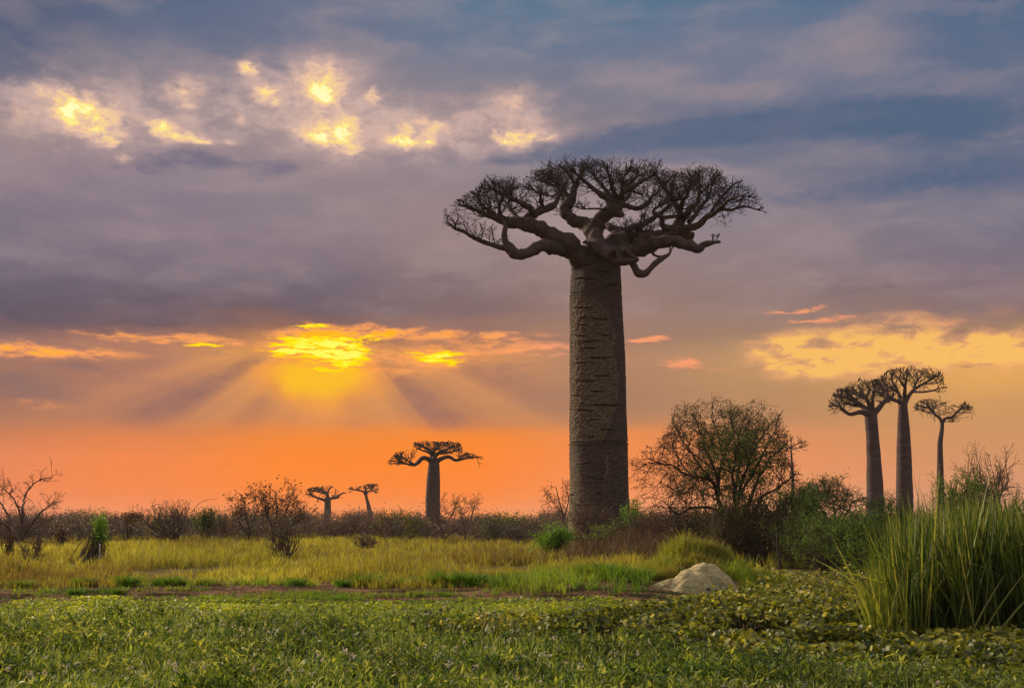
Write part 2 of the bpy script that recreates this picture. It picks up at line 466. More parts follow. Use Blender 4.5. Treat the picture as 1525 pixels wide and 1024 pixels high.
def tube(buf, C, rad, k=10, rough=0.0, seed=0, cap=True, tint=0.5):
    C = np.asarray(C, float); n = len(C)
    T = nrm(np.gradient(C, axis=0))
    u = nrm(np.cross(T[0], [0.3, 0.2, 1.0])); U = [u]
    for i in range(1, n):
        u = nrm(U[-1] - T[i] * (U[-1] @ T[i])); U.append(u)
    U = np.array(U); W = np.cross(T, U)
    a = np.arange(k) * 2 * math.pi / k
    off = U[:, None] * np.cos(a)[None, :, None] + W[:, None] * np.sin(a)[None, :, None]
    rr = np.broadcast_to(np.asarray(rad)[:, None], (n, k)).copy()
    if rough:
        base = C[:, None] + off * rr[..., None]
        q = base / max(np.max(rad), 1e-3)
        rr *= 1 + rough * (fbm(q * 1.3, 3, seed) - 0.5) * 2
    V = C[:, None] + off * rr[..., None]
    i = np.arange(n - 1)[:, None]; j = np.arange(k)[None]
    F = np.stack([i * k + j, i * k + (j + 1) % k, (i + 1) * k + (j + 1) % k, (i + 1) * k + j], -1).reshape(-1, 4)
    V = V.reshape(-1, 3)
    fs = [F]
    if cap:
        V = np.vstack([V, C[-1] + T[-1] * rad[-1] * .4]); e = len(V) - 1; b0 = (n - 1) * k
        fs.append(np.stack([b0 + np.arange(k), b0 + (np.arange(k) + 1) % k, np.full(k, e)], -1))
    buf.add(V, fs, tint)


def leaves(buf, pos, size, tint=None, r=rng, flat=0.0, ratio=.55):
    n = len(pos)
    if n == 0: return
    d = nrm(r.normal(0, 1, (n, 3)) * np.array([1, 1, 1 - flat * .7]))
    s = nrm(np.cross(d, r.normal(0, 1, (n, 3)) * (1 - flat) + UP * flat))
    nn = np.cross(d, s)
    sz = np.broadcast_to(np.asarray(size, float), (n,)) * r.uniform(.6, 1.3, n)
    sz = sz[:, None]
    V = np.stack([pos, pos + d * sz * .5 + s * sz * ratio * .5 + nn * sz * .08, pos + d * sz, pos + d * sz * .5 - s * sz * ratio * .5 + nn * sz * .08], 1)
    F = np.arange(n * 4).reshape(-1, 4)
    t = r.random(n) if tint is None else tint
    buf.add(V, [F], np.repeat(t, 4))


def blades(buf, pos, h, w, lean=.3, tint=None, r=rng, bend=None):
    n = len(pos)
    if n == 0: return
    h = np.broadcast_to(h, (n,)); w = np.broadcast_to(w, (n,))
    a = r.uniform(0, 2 * math.pi, n); side = np.stack([np.cos(a), np.sin(a), a * 0], -1)
    b2 = r.uniform(0, 2 * math.pi, n); ln = r.normal(0, 1, n) * lean
    dr = np.stack([np.cos(b2), np.sin(b2), a * 0], -1) * ln[:, None]
    if bend is not None: dr = dr + bend
    H = h[:, None]; W = (side * w[:, None] * .5)
    b0 = pos; m1 = pos + (UP * .45 + dr * .28) * H; m2 = pos + (UP * .78 + dr * .68) * H; t = pos + (UP * (1 - .12 * np.minimum(np.abs(ln), 2))[:, None] + dr * 1.15) * H
    V = np.stack([b0 - W * .7, b0 + W * .7, m1 + W, m1 - W, m2 + W * .75, m2 - W * .75, t], 1)
    k = np.arange(n)[:, None] * 7
    Q = np.concatenate([k + np.array([[0, 1, 2, 3]]), k + np.array([[3, 2, 4, 5]])]); T3 = k + np.array([[5, 4, 6]])
    tt = r.random(n) if tint is None else tint
    buf.add(V, [Q, T3], np.repeat(tt, 7))


# ------------------------------------------------------------------ materials
def new_mat(name):
    m = bpy.data.materials.new(name); m.use_nodes = True
    m.node_tree.nodes.clear(); return m, NB(m.node_tree)


def attr(b, name='tint'):
    n = b.n.new('ShaderNodeAttribute'); n.attribute_name = name; return n.outputs['Fac']


def leaf_mat(name, cols, trans=.35, rough=.6, patch=None, spec=.25):
    """cols: ramp of leaf colours over the per-leaf tint; patch: (scale, colour, amount) broad drifts of another growth"""
    m, b = new_mat(name)
    c = b.ramp(attr(b), [(i / max(len(cols) - 1, 1), q) for i, q in enumerate(cols)])
    pos = b.n.new('ShaderNodeNewGeometry').outputs['Position']
    if patch:
        f = b.ss(b.noise(b.v('MULTIPLY', pos, (1, .55, .2)), patch[0], 3, .55), .42, .62)
        c = b.mix(b.m('MULTIPLY', f, patch[2]), c, patch[1])
    p = b.n.new('ShaderNodeBsdfPrincipled'); b.put(p.inputs['Base Color'], c)
    p.inputs['Roughness'].default_value = rough; p.inputs['Specular IOR Level'].default_value = spec
    tr = b.n.new('ShaderNodeBsdfTranslucent'); b.put(tr.inputs[0], b.mix(1.0, c, (1.5, 1.35, .6), 'MULTIPLY'))
    mx = b.n.new('ShaderNodeMixShader'); mx.inputs[0].default_value = trans
    b.l.new(p.outputs[0], mx.inputs[1]); b.l.new(tr.outputs[0], mx.inputs[2])
    o = b.n.new('ShaderNodeOutputMaterial'); b.l.new(mx.outputs[0], o.inputs[0])
    return m


def bark_mat(name, c1, c2, scale=3.0, stretch=(1, 1, 4), bump=.5, rough=.9, dist=.03):
    m, b = new_mat(name)
    pos = b.n.new('ShaderNodeTexCoord').outputs['Object']
    v = b.v('MULTIPLY', pos, stretch)
    n = b.noise(v, scale, 6, .65); n_big = b.noise(pos, scale * .12, 3, .5)
    c = b.mix(b.ss(n, .35, .65), c1, c2)
    c = b.mix(b.m('MULTIPLY', b.ss(n_big, .4, .65), .35), c, tuple(x * .62 for x in c1[:3]))
    p = b.n.new('ShaderNodeBsdfPrincipled'); b.put(p.inputs['Base Color'], c); p.inputs['Roughness'].default_value = rough
    p.inputs['Specular IOR Level'].default_value = .2
    bp = b.n.new('ShaderNodeBump'); bp.inputs['Strength'].default_value = bump; bp.inputs['Distance'].default_value = dist
    b.l.new(n, bp.inputs['Height']); b.l.new(bp.outputs[0], p.inputs['Normal'])
    o = b.n.new('ShaderNodeOutputMaterial'); b.l.new(p.outputs[0], o.inputs[0])
    return m


def big_bark():
    m, b = new_mat('baobab_bark_scarred')
    pos = b.n.new('ShaderNodeTexCoord').outputs['Object']
    n = b.noise(b.v('MULTIPLY', pos, (1, 1, 3.2)), 2.6, 7, .7)
    sp = b.noise(b.v('MULTIPLY', pos, (1, 1, 1.5)), 7.0, 6, .8)
    bigp = b.noise(pos, .35, 4, .6)
    scar = attr(b, 'scar'); ridge = attr(b, 'ridge'); moss_light = attr(b, 'moss_light')
    smooth_c = b.mix(b.ss(n, .35, .65), (.044, .029, .025), (.100, .067, .054))
    rough_c = b.mix(b.ss(sp, .36, .62), (.036, .025, .018), (.20, .138, .084))
    c = b.mix(scar, smooth_c, rough_c)
    c = b.mix(b.m('MULTIPLY', b.m('MULTIPLY', moss_light, b.ss(sp, .35, .7)), .8), c, (.34, .28, .11))
    c = b.mix(b.m('MULTIPLY', b.ss(bigp, .45, .7), .3), c, (.07, .05, .045))
    c = b.mix(b.m('MULTIPLY', ridge, b.ss(sp, .3, .55)), c, (.26, .20, .15))
    p = b.n.new('ShaderNodeBsdfPrincipled'); b.put(p.inputs['Base Color'], c); p.inputs['Roughness'].default_value = .9
    p.inputs['Specular IOR Level'].default_value = .2
    h = b.m('ADD', b.m('MULTIPLY', n, 1.0), b.m('MULTIPLY', sp, .8))
    bp = b.n.new('ShaderNodeBump'); bp.inputs['Strength'].default_value = .9; bp.inputs['Distance'].default_value = .10
    b.l.new(h, bp.inputs['Height']); b.l.new(bp.outputs[0], p.inputs['Normal'])
    o = b.n.new('ShaderNodeOutputMaterial'); b.l.new(p.outputs[0], o.inputs[0])
    return m


M = {}
M['big_bark'] = big_bark()
M['limb'] = bark_mat('baobab_limb_bark', (.056, .036, .031), (.100, .066, .055), 2.2, (1, 1, 2.0), .6, dist=.06)
M['twig'] = bark_mat('baobab_twig_bark', (.022, .016, .016), (.040, .029, .028), 6, (1, 1, 1), .2)
M['far_bark'] = bark_mat('far_baobab_bark', (.062, .036, .036), (.095, .060, .056), .55, (1, 1, 5), .7, dist=.15)
M['dry_wood'] = bark_mat('dry_wood', (.085, .052, .045), (.15, .098, .075), 8, (1, 1, 1), .2)
M['grey_wood'] = bark_mat('grey_wood', (.16, .115, .09), (.24, .18, .14), 8, (1, 1, 3), .3)
M['dark_wood'] = bark_mat('dark_wood', (.035, .025, .02), (.06, .043, .033), 8, (1, 1, 2), .3)
M['pale_post'] = bark_mat('pale_post', (.42, .36, .28), (.55, .48, .38), 6, (1, 1, 3), .3)
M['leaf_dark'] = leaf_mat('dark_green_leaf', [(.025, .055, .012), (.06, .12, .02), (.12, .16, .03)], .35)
M['leaf_mid'] = leaf_mat('mid_green_leaf', [(.045, .095, .018), (.095, .18, .028), (.21, .27, .045)], .45)
M['leaf_bright'] = leaf_mat('bright_green_leaf', [(.06, .15, .012), (.12, .26, .02), (.20, .32, .04)], .45)
M['leaf_brown'] = leaf_mat('dry_brown_leaf', [(.07, .035, .02), (.12, .06, .03), (.09, .08, .03)], .3)
M['leaf_olive'] = leaf_mat('olive_leaf', [(.07, .08, .02), (.12, .12, .03), (.20, .18, .05)], .4)
M['meadow'] = leaf_mat('meadow_grass', [(.12, .07, .04), (.17, .125, .035), (.25, .225, .035), (.34, .32, .05), (.44, .40, .09)], .5, patch=(.10, (.17, .20, .03), .3))
M['green_grass'] = leaf_mat('green_grass', [(.06, .13, .012), (.11, .21, .02), (.18, .28, .03)], .5, patch=(.5, (.26, .27, .04), .5))
M['lime_grass'] = leaf_mat('lime_grass', [(.15, .10, .04), (.20, .20, .03), (.22, .27, .03), (.34, .42, .05)], .5, patch=(1.1, (.20, .15, .05), .45))
M['dry_grass'] = leaf_mat('dry_grass', [(.11, .06, .04), (.17, .10, .06), (.22, .15, .07)], .35)
M['brush'] = leaf_mat('dry_brush', [(.045, .026, .020), (.085, .048, .034), (.15, .09, .05)], .3)
M['scrub'] = leaf_mat('scrub_leaf', [(.12, .065, .068), (.155, .095, .085), (.10, .10, .05)], .3, patch=(.035, (.06, .085, .035), .5))
M['reed'] = leaf_mat('reed_leaf', [(.016, .034, .008), (.045, .08, .013), (.115, .165, .022), (.29, .28, .06)], .45, rough=.45, spec=.4)
M['weed'] = leaf_mat('marsh_weed_leaf', [(.016, .038, .009), (.062, .115, .016), (.155, .22, .03), (.50, .52, .12)], .38, rough=.55, spec=.35, patch=(.7, (.05, .06, .012), .4))
M['pad'] = leaf_mat('marsh_pad_leaf', [(.08, .12, .015), (.28, .33, .028), (.50, .52, .06)], .45, rough=.55, spec=.3, patch=(.5, (.12, .17, .03), .45))
M['hyacinth'] = leaf_mat('hyacinth_leaf', [(.035, .048, .008), (.14, .155, .018), (.32, .30, .04), (.66, .58, .20)], .4, rough=.5, spec=.35, patch=(.8, (.09, .10, .015), .35))  # palest cream tint puts the lit leaf highlights into the colour
M['petal'] = leaf_mat('pale_petal', [(.34, .28, .30), (.45, .40, .38), (.55, .52, .44)], .3)


def ground_mat():
    m, b = new_mat('ground_soil')
    pos = b.n.new('ShaderNodeNewGeometry').outputs['Position']
    n = b.noise(pos, 1.2, 6, .65); n_f = b.noise(pos, 14, 4, .7); n_b = b.noise(pos, .18, 4, .6)
    Y = b.sep(pos)[1]
    Yw = b.m('ADD', Y, b.m('MULTIPLY', b.m('SUBTRACT', n_b, .5), 5.0))
    mud = b.mix(b.ss(n, .4, .62), (.012, .013, .006), (.028, .024, .012))
    dirt = b.mix(b.ss(n_f, .35, .65), (.13, .065, .036), (.31, .17, .095))
    dirt = b.mix(b.m('MULTIPLY', b.ss(n, .45, .6), .5), dirt, (.12, .075, .045))
    plain = b.mix(b.ss(n, .4, .6), (.12, .10, .035), (.17, .12, .06))
    dirt = b.mix(b.ss(b.noise(b.v('MULTIPLY', pos, (.5, 1.6, 1)), 1.0, 5, .6), .5, .58), dirt, (.045, .04, .018))
    c = b.mix(b.ss(Yw, 25.6, 28.0), mud, dirt)
    c = b.mix(b.ss(Yw, 32, 37), c, plain)
    p = b.n.new('ShaderNodeBsdfPrincipled'); b.put(p.inputs['Base Color'], c); p.inputs['Roughness'].default_value = 1.0
    p.inputs['Specular IOR Level'].default_value = .0
    bp = b.n.new('ShaderNodeBump'); bp.inputs['Strength'].default_value = .8; bp.inputs['Distance'].default_value = .08
    b.l.new(b.m('ADD', n, b.m('MULTIPLY', n_f, .4)), bp.inputs['Height']); b.l.new(bp.outputs[0], p.inputs['Normal'])
    o = b.n.new('ShaderNodeOutputMaterial'); b.l.new(p.outputs[0], o.inputs[0])
    return m


def gz(x, y):
    x = np.asarray(x, float); y = np.asarray(y, float)
    px = 762.5 + FPX * x / np.maximum(y, 1) * 0.99
    edge = 27.0 + 1.2 * (n2(x, y * 0 + 3, .12, 5) - .5) * 2 + np.clip((px - 1080) / 60, 0, 1) * 9
    t = np.clip((y - edge) / 2.5, 0, 1); z = .16 * t * t * (3 - 2 * t)
    z = z + .10 * (n2(x, y, .25, 2) - .5) * np.clip((y - 27) / 4, 0, 1)
    z = z + .06 * (n2(x, y, .6, 8) - .5)
    # grassy berm behind the clay heap, and the low rise left of it
    z = z + .92 * np.exp(-((x - 5.5) / 1.35) ** 2 - ((y - 32.2) / 1.6) ** 2) * (.75 + .5 * n2(x, y, .9, 55))
    z = z + .22 * np.exp(-((x - 2.6) / 1.7) ** 2 - ((y - 29.6) / 1.3) ** 2)
    z = z + .5 * np.exp(-((x - 7) / 9) ** 2 - ((y - 72) / 9) ** 2)
    return z


def build_ground():
    b = Buf()
    ys = np.concatenate([np.linspace(-60, 6, 12, endpoint=False), np.linspace(6, 60, 270, endpoint=False), np.geomspace(60, 2000, 80)])
    xs0 = np.concatenate([-np.geomspace(60, 2000, 20)[::-1], np.linspace(-60, 60, 420)[1:-1], np.geomspace(60, 2000, 20)])
    X, Yg = np.meshgrid(xs0, ys)
    Z = gz(X, Yg)
    V = np.stack([X, Yg, Z], -1).reshape(-1, 3); nx = len(xs0); ny = len(ys)
    i = np.arange(ny - 1)[:, None]; j = np.arange(nx - 1)[None]
    F = np.stack([i * nx + j, i * nx + j + 1, (i + 1) * nx + j + 1, (i + 1) * nx + j], -1).reshape(-1, 4)
    b.add(V, [F])
    tag(b.build('ground', ground_mat(), smooth=True), kind='structure')


build_ground()

# ------------------------------------------------------------------ baobabs
def trace(limb, Y, m_per_px, dscale=1.0):
    """limb: list of (px, py, radius px, depth m) -> smooth centre line and radii"""
    pts = np.array([np.append(P(q[0], q[1], Y + (q[3] if len(q) > 3 else 0) * dscale), q[2] * m_per_px) for q in limb])
    return pts


def baobab(name, label, Y, profile, limbs, mat_trunk, mat_limb, mat_twig, group=None, twig=None, env=None, seed=1, big=False):
    r = np.random.default_rng(seed)
    mp = Y / FPX / math.cos(TILT) * .985
    y_low = profile[-1]
    base = P((y_low[0] + y_low[1]) / 2, y_low[2], Y)
    gx = float(gz(base[0], Y)); base[2] = gx
    root = thing(name, base, label, 'tree', group)
    # trunk
    C = []; Rd = []
    for xl, xr, py in profile:
        p = P((xl + xr) / 2, py, Y); C.append(p); Rd.append((xr - xl) / 2 * mp)
    C = np.array(C); Rd = np.array(Rd)
    zs = C[::-1, 2]; cx = C[::-1, 0]; rr = Rd[::-1]
    rows, kk = (900, 320) if big else (90, 40)
    z = np.linspace(gx - .3, C[0, 2], rows)
    def sm(arr):
        v = np.interp(z, zs, arr)
        w = max(3, rows // 14) | 1
        pad = np.pad(v, w // 2, mode='edge')
        return np.convolve(pad, np.ones(w) / w, 'valid')
    cxi = sm(cx); ri = sm(rr)
    a = np.linspace(0, 2 * math.pi, kk, endpoint=False)
    Z, A = np.meshgrid(z, a, indexing='ij')
    RR = ri[:, None] * np.ones_like(A)
    dirx, diry = np.cos(A), np.sin(A)
    b = Buf()
    attrs = None
    if big:
        q = np.stack([dirx * 2.0, diry * 2.0, Z], -1)
        lump = fbm(q * np.array([.8, .8, .22]), 3, 3) - .5
        RR *= 1 + .11 * lump
        wr = fbm(q * np.array([2.2, 2.2, 6.5]), 4, 9) - .5          # horizontal wrinkles of the bark
        wr2 = fbm(q * np.array([7, 7, 9]), 3, 19) - .5
        X0 = cxi[:, None] + RR * dirx; Y0 = Y + RR * diry
        PX, PY = pix(np.stack([X0, Y0, Z], -1))
        front = np.clip(-diry * 3, 0, 1)
        # scarred patch where the bark was stripped: arc from upper left down the right third
        arc = np.array([(861.5, 445), (872, 443), (884, 445), (898, 456), (908, 474), (914, 492), (917, 515), (917, 540), (919, 562), (918, 588), (914, 612), (906, 634), (898, 656)])
        yy = np.array([443, 445, 456, 474, 492, 515, 540, 562, 588, 612, 634, 656, 659])
        xx = np.array([880, 884, 898, 908, 914, 917, 917, 919, 918, 914, 906, 898, 897])
        inner = np.interp(PY, yy, xx, left=0, right=0)
        jag = (vn(np.stack([PX * 0, PY * .25, PX * 0], -1), 4) - .5) * 5 + (vn(np.stack([PX * 0, PY * .9, PX * 0], -1), 5) - .5) * 3
        scar = np.clip((inner + jag - PX) / 3.0, 0, 1) * front * (PY < 660) * (PY > 444)
        dmin = np.full(PX.shape, 1e9)
        arcs = [arc, np.array([(909, 668), (903, 688), (905, 700), (899, 712), (901, 735)]), np.array([(858, 700), (866, 720), (872, 760)])]
        ridge = np.zeros(PX.shape)
        for k_, ar in enumerate(arcs):
            for (x1, y1), (x2, y2) in zip(ar[:-1], ar[1:]):
                tt = np.clip(((PX - x1 - jag) * (x2 - x1) + (PY - y1) * (y2 - y1)) / ((x2 - x1) ** 2 + (y2 - y1) ** 2), 0, 1)
                dd = np.hypot(PX - jag * (1 if k_ else .6) - x1 - tt * (x2 - x1), PY - y1 - tt * (y2 - y1))
                ridge = np.maximum(ridge, np.exp(-(dd / (.8 if k_ == 0 else 1.3)) ** 2) * (.85 if k_ == 0 else .5) * np.clip(vn(np.stack([PX * 0 + k_, PY * .12, PX * 0], -1), 6) * 2.2 - .35, .12, 1))
        ridge *= front
        moss_light = np.clip((PY - 600) / 160, 0, 1) * np.clip((905 - PX) / 60, 0, 1) * (.25 + .9 * fbm(q * np.array([1.5, 1.5, 1.0]), 4, 31))  # mossy tone plus warm light from the left, painted on the lower left bark
        moss_light = np.clip(moss_light * 1.5 - .2, 0, 1)
        wr = wr * (.35 + 1.3 * fbm(q * np.array([.9, .9, .5]), 3, 61))
        disp = wr * (.035 + .03 * scar) + wr2 * (.05 + .10 * scar) - .04 * scar + .04 * ridge
        # deep horizontal cuts and creases
        cuts = [(895, 474, 15, 1.6), (868, 474, 5, 1.3), (866, 483, 8, 1.2), (862, 500, 8, 1.2), (877, 519, 12, 1.4), (893, 533, 17, 1.6), (866, 540, 8, 1.0), (874, 567, 14, 1.7), (903, 603, 17, 1.4),
                (870, 611, 11, 1.6), (879, 650, 6, 1.6), (897, 559, 9, 1.0), (881, 625, 10, .8), (902, 500, 8, 1.2), (869, 458, 12, 1.0), (880, 508, 13, .8), (890, 583, 10, .9), (857, 590, 6, 1.0), (905, 640, 10, .8),
                (892, 737, 3, 2.0), (851, 737, 3, 1.8), (872, 690, 8, .8), (890, 712, 9, .7), (868, 752, 9, .8), (910, 424, 10, .8), (870, 415, 14, .8), (900, 405, 12, .7)]
        for cx_, cy_, w_, h_ in cuts:
            yv = (vn(np.stack([PX * .12, PX * 0 + cy_, PX * 0], -1), 8) - .5) * 3
            disp -= .16 * np.exp(-((PX - cx_) / w_) ** 4 - ((PY - cy_ - yv) / h_) ** 2) * front
            disp += .07 * np.exp(-((PX - cx_) / w_) ** 4 - ((PY - cy_ - yv + 2.2) / h_) ** 2) * front
        for cy_, w_ in [(659, .9), (437, .9), (395, 1.0), (560, .7), (603, .7), (697, .6), (492, .7)]:
            yv = (vn(np.stack([dirx * 2, diry * 2, PX * 0 + cy_], -1), 8) - .5) * 4
            am = np.clip(vn(np.stack([dirx * 1.6, diry * 1.6, PX * 0 + cy_ * 1.3], -1), 18) * 1.8 - .3 + (1 if cy_ == 659 else 0), 0, 1)
            disp -= (.10 if cy_ == 659 else .06) * np.exp(-((PY - cy_ - yv) / w_) ** 2) * am
            disp += (.07 if cy_ == 659 else .04) * np.exp(-((PY - cy_ - yv - 1.8) / w_) ** 2) * am
        # root flare and folds under the crown
        disp += .18 * np.exp(-((Z - gx) / .8)) * (np.sin(A * 7 + 1) * .5 + .3)
        RR = RR + disp
        attrs = dict(scar=scar.ravel(), ridge=ridge.ravel(), moss_light=moss_light.ravel())
    else:
        q = np.stack([dirx * 1.2, diry * 1.2, Z / max(ri.max(), .3)], -1)
        RR *= 1 + .10 * (fbm(q * np.array([1, 1, .8]), 3, seed) - .5) + .05 * (fbm(q * np.array([1, 1, 6]), 3, seed + 3) - .5)
    V = np.stack([cxi[:, None] + RR * dirx, Y + RR * diry, Z], -1).reshape(-1, 3)
    i = np.arange(rows - 1)[:, None]; j = np.arange(kk)[None]
    F = np.stack([i * kk + j, i * kk + (j + 1) % kk, (i + 1) * kk + (j + 1) % kk, (i + 1) * kk + j], -1).reshape(-1, 4)
    top = len(V)
    V = np.vstack([V, [cxi[-1], Y, z[-1] + ri[-1] * .25]])
    b0 = (rows - 1) * kk
    b.add(V, [F, np.stack([b0 + np.arange(kk), b0 + (np.arange(kk) + 1) % kk, np.full(kk, top)], -1)])
    if attrs: attrs = {k: np.append(v, 0) for k, v in attrs.items()}
    b.build('trunk', mat_trunk, root, smooth=True, attrs=attrs)
    # limbs, each a part carrying its own spray of twigs
    tw = dict(step=.5, rmax=4.0, L=1.5, r=.035, levels=3, kids=2.2, spread=.7, up=.16, nseg=3, flat=.8, k=4, rf=.55)
    tw.update(twig or {})
    keep = None
    if env is not None:
        ex, ey = np.array(env, float).T
        if big: ey = ey - 3; ex = ex + np.sign(ex - 905) * np.where((ex < 670) | (ex > 1135), 6, 0)
        def keep(Q):
            px, py = pix(Q)
            jit = (vn(Q * .55, 3) - .5) * tw.get('jit', 10) + (vn(Q * 4.0, 5) - .5) * tw.get('jit', 10) * .8
            return (py < tw.get('ymax', 1e9)) & (py > np.interp(px, ex, ey) + jit) & (px > ex[0] + jit) & (px < ex[-1] + jit)
    for li, fam in enumerate(limbs):
        lb = Buf(); SP, SD, SR, SL = [], [], [], []
        for path in fam:
            opt = {}
            if isinstance(path, dict): opt = path; path = opt['p']
            pts = trace(path, Y, mp)
            n = max(12, int(np.sum(np.linalg.norm(np.diff(pts[:, :3], axis=0), axis=1)) / (mp * (2.2 if big else 1.2))))
            s = spline(pts, n)
            s[:, 3] = np.maximum(s[:, 3], .012)
            if big:
                s[:, :3] += (np.stack([vn(s[:, :3] * 1.6, 40 + i_) for i_ in range(3)], -1) - .5) * np.minimum(s[:, 3:4] * .9, .22)
                s[:, 3] *= 1 + .34 * (vn(s[:, :3] * 2.6, 77) - .5) + .18 * (vn(s[:, :3] * 6, 78) - .5)
            tube(lb, s[:, :3], s[:, 3], 18 if big else 7, .30 if big else .1, seed + li)
            if opt.get('bare'): continue
            # twig starts
            rp = s[:, 3] / mp
            T = nrm(np.gradient(s[:, :3], axis=0))
            d = np.concatenate([[0], np.cumsum(np.linalg.norm(np.diff(s[:, :3], axis=0), axis=1))])
            m = int(d[-1] / (tw['step'] * mp))
            at = np.sort(r.uniform(0, d[-1], m))
            frac = at / d[-1]
            rpi = np.interp(at, d, rp)
            ok = (rpi < tw['rmax'] * opt.get('rm', 1)) & (r.random(m) < .25 + .75 * frac)
            at = at[ok]; rpi = rpi[ok]; frac = frac[ok]
            if len(at) == 0: continue
            pp = np.stack([np.interp(at, d, s[:, i_]) for i_ in range(3)], -1)
            tt = np.stack([np.interp(at, d, T[:, i_]) for i_ in range(3)], -1)
            dd = nrm(tt * .7 + r.normal(0, .75, tt.shape) * np.array([1, 1, .5]) + UP * tw.get('up0', .45))
            SP.append(pp); SD.append(dd); SR.append(np.minimum(np.full(len(at), tw['r']), rpi * mp * .8)); SL.append(tw['L'] * r.uniform(.6, 1.25, len(at)) * opt.get('L', 1))
            e = 3
            SP.append(np.repeat(s[-1:, :3], e, 0)); SD.append(nrm(T[-1:] + r.normal(0, .4, (e, 3)) + UP * .25)); SR.append(np.full(e, s[-1, 3] * .9)); SL.append(np.full(e, tw['L'] * opt.get('L', .8)))
        lo = lb.build('limb', mat_limb, root, smooth=True)
        if SP:
            S, _, _ = grow(np.concatenate(SP), np.concatenate(SD), np.concatenate(SR), np.concatenate(SL), tw['levels'], tw['nseg'], tw['kids'], tw['spread'], tw['up'], tw.get('wob', .3), .66, tw['rf'], tw['flat'], keep, r)
            if S is not None:
                tb = Buf(); prisms(tb, S[0], S[1], np.maximum(S[2], tw.get('rmin', .008)), np.maximum(S[3], tw.get('rmin', .008)), tw['k'])
                t_o = tb.build('twigs', mat_twig, root); t_o.parent = lo
    return root


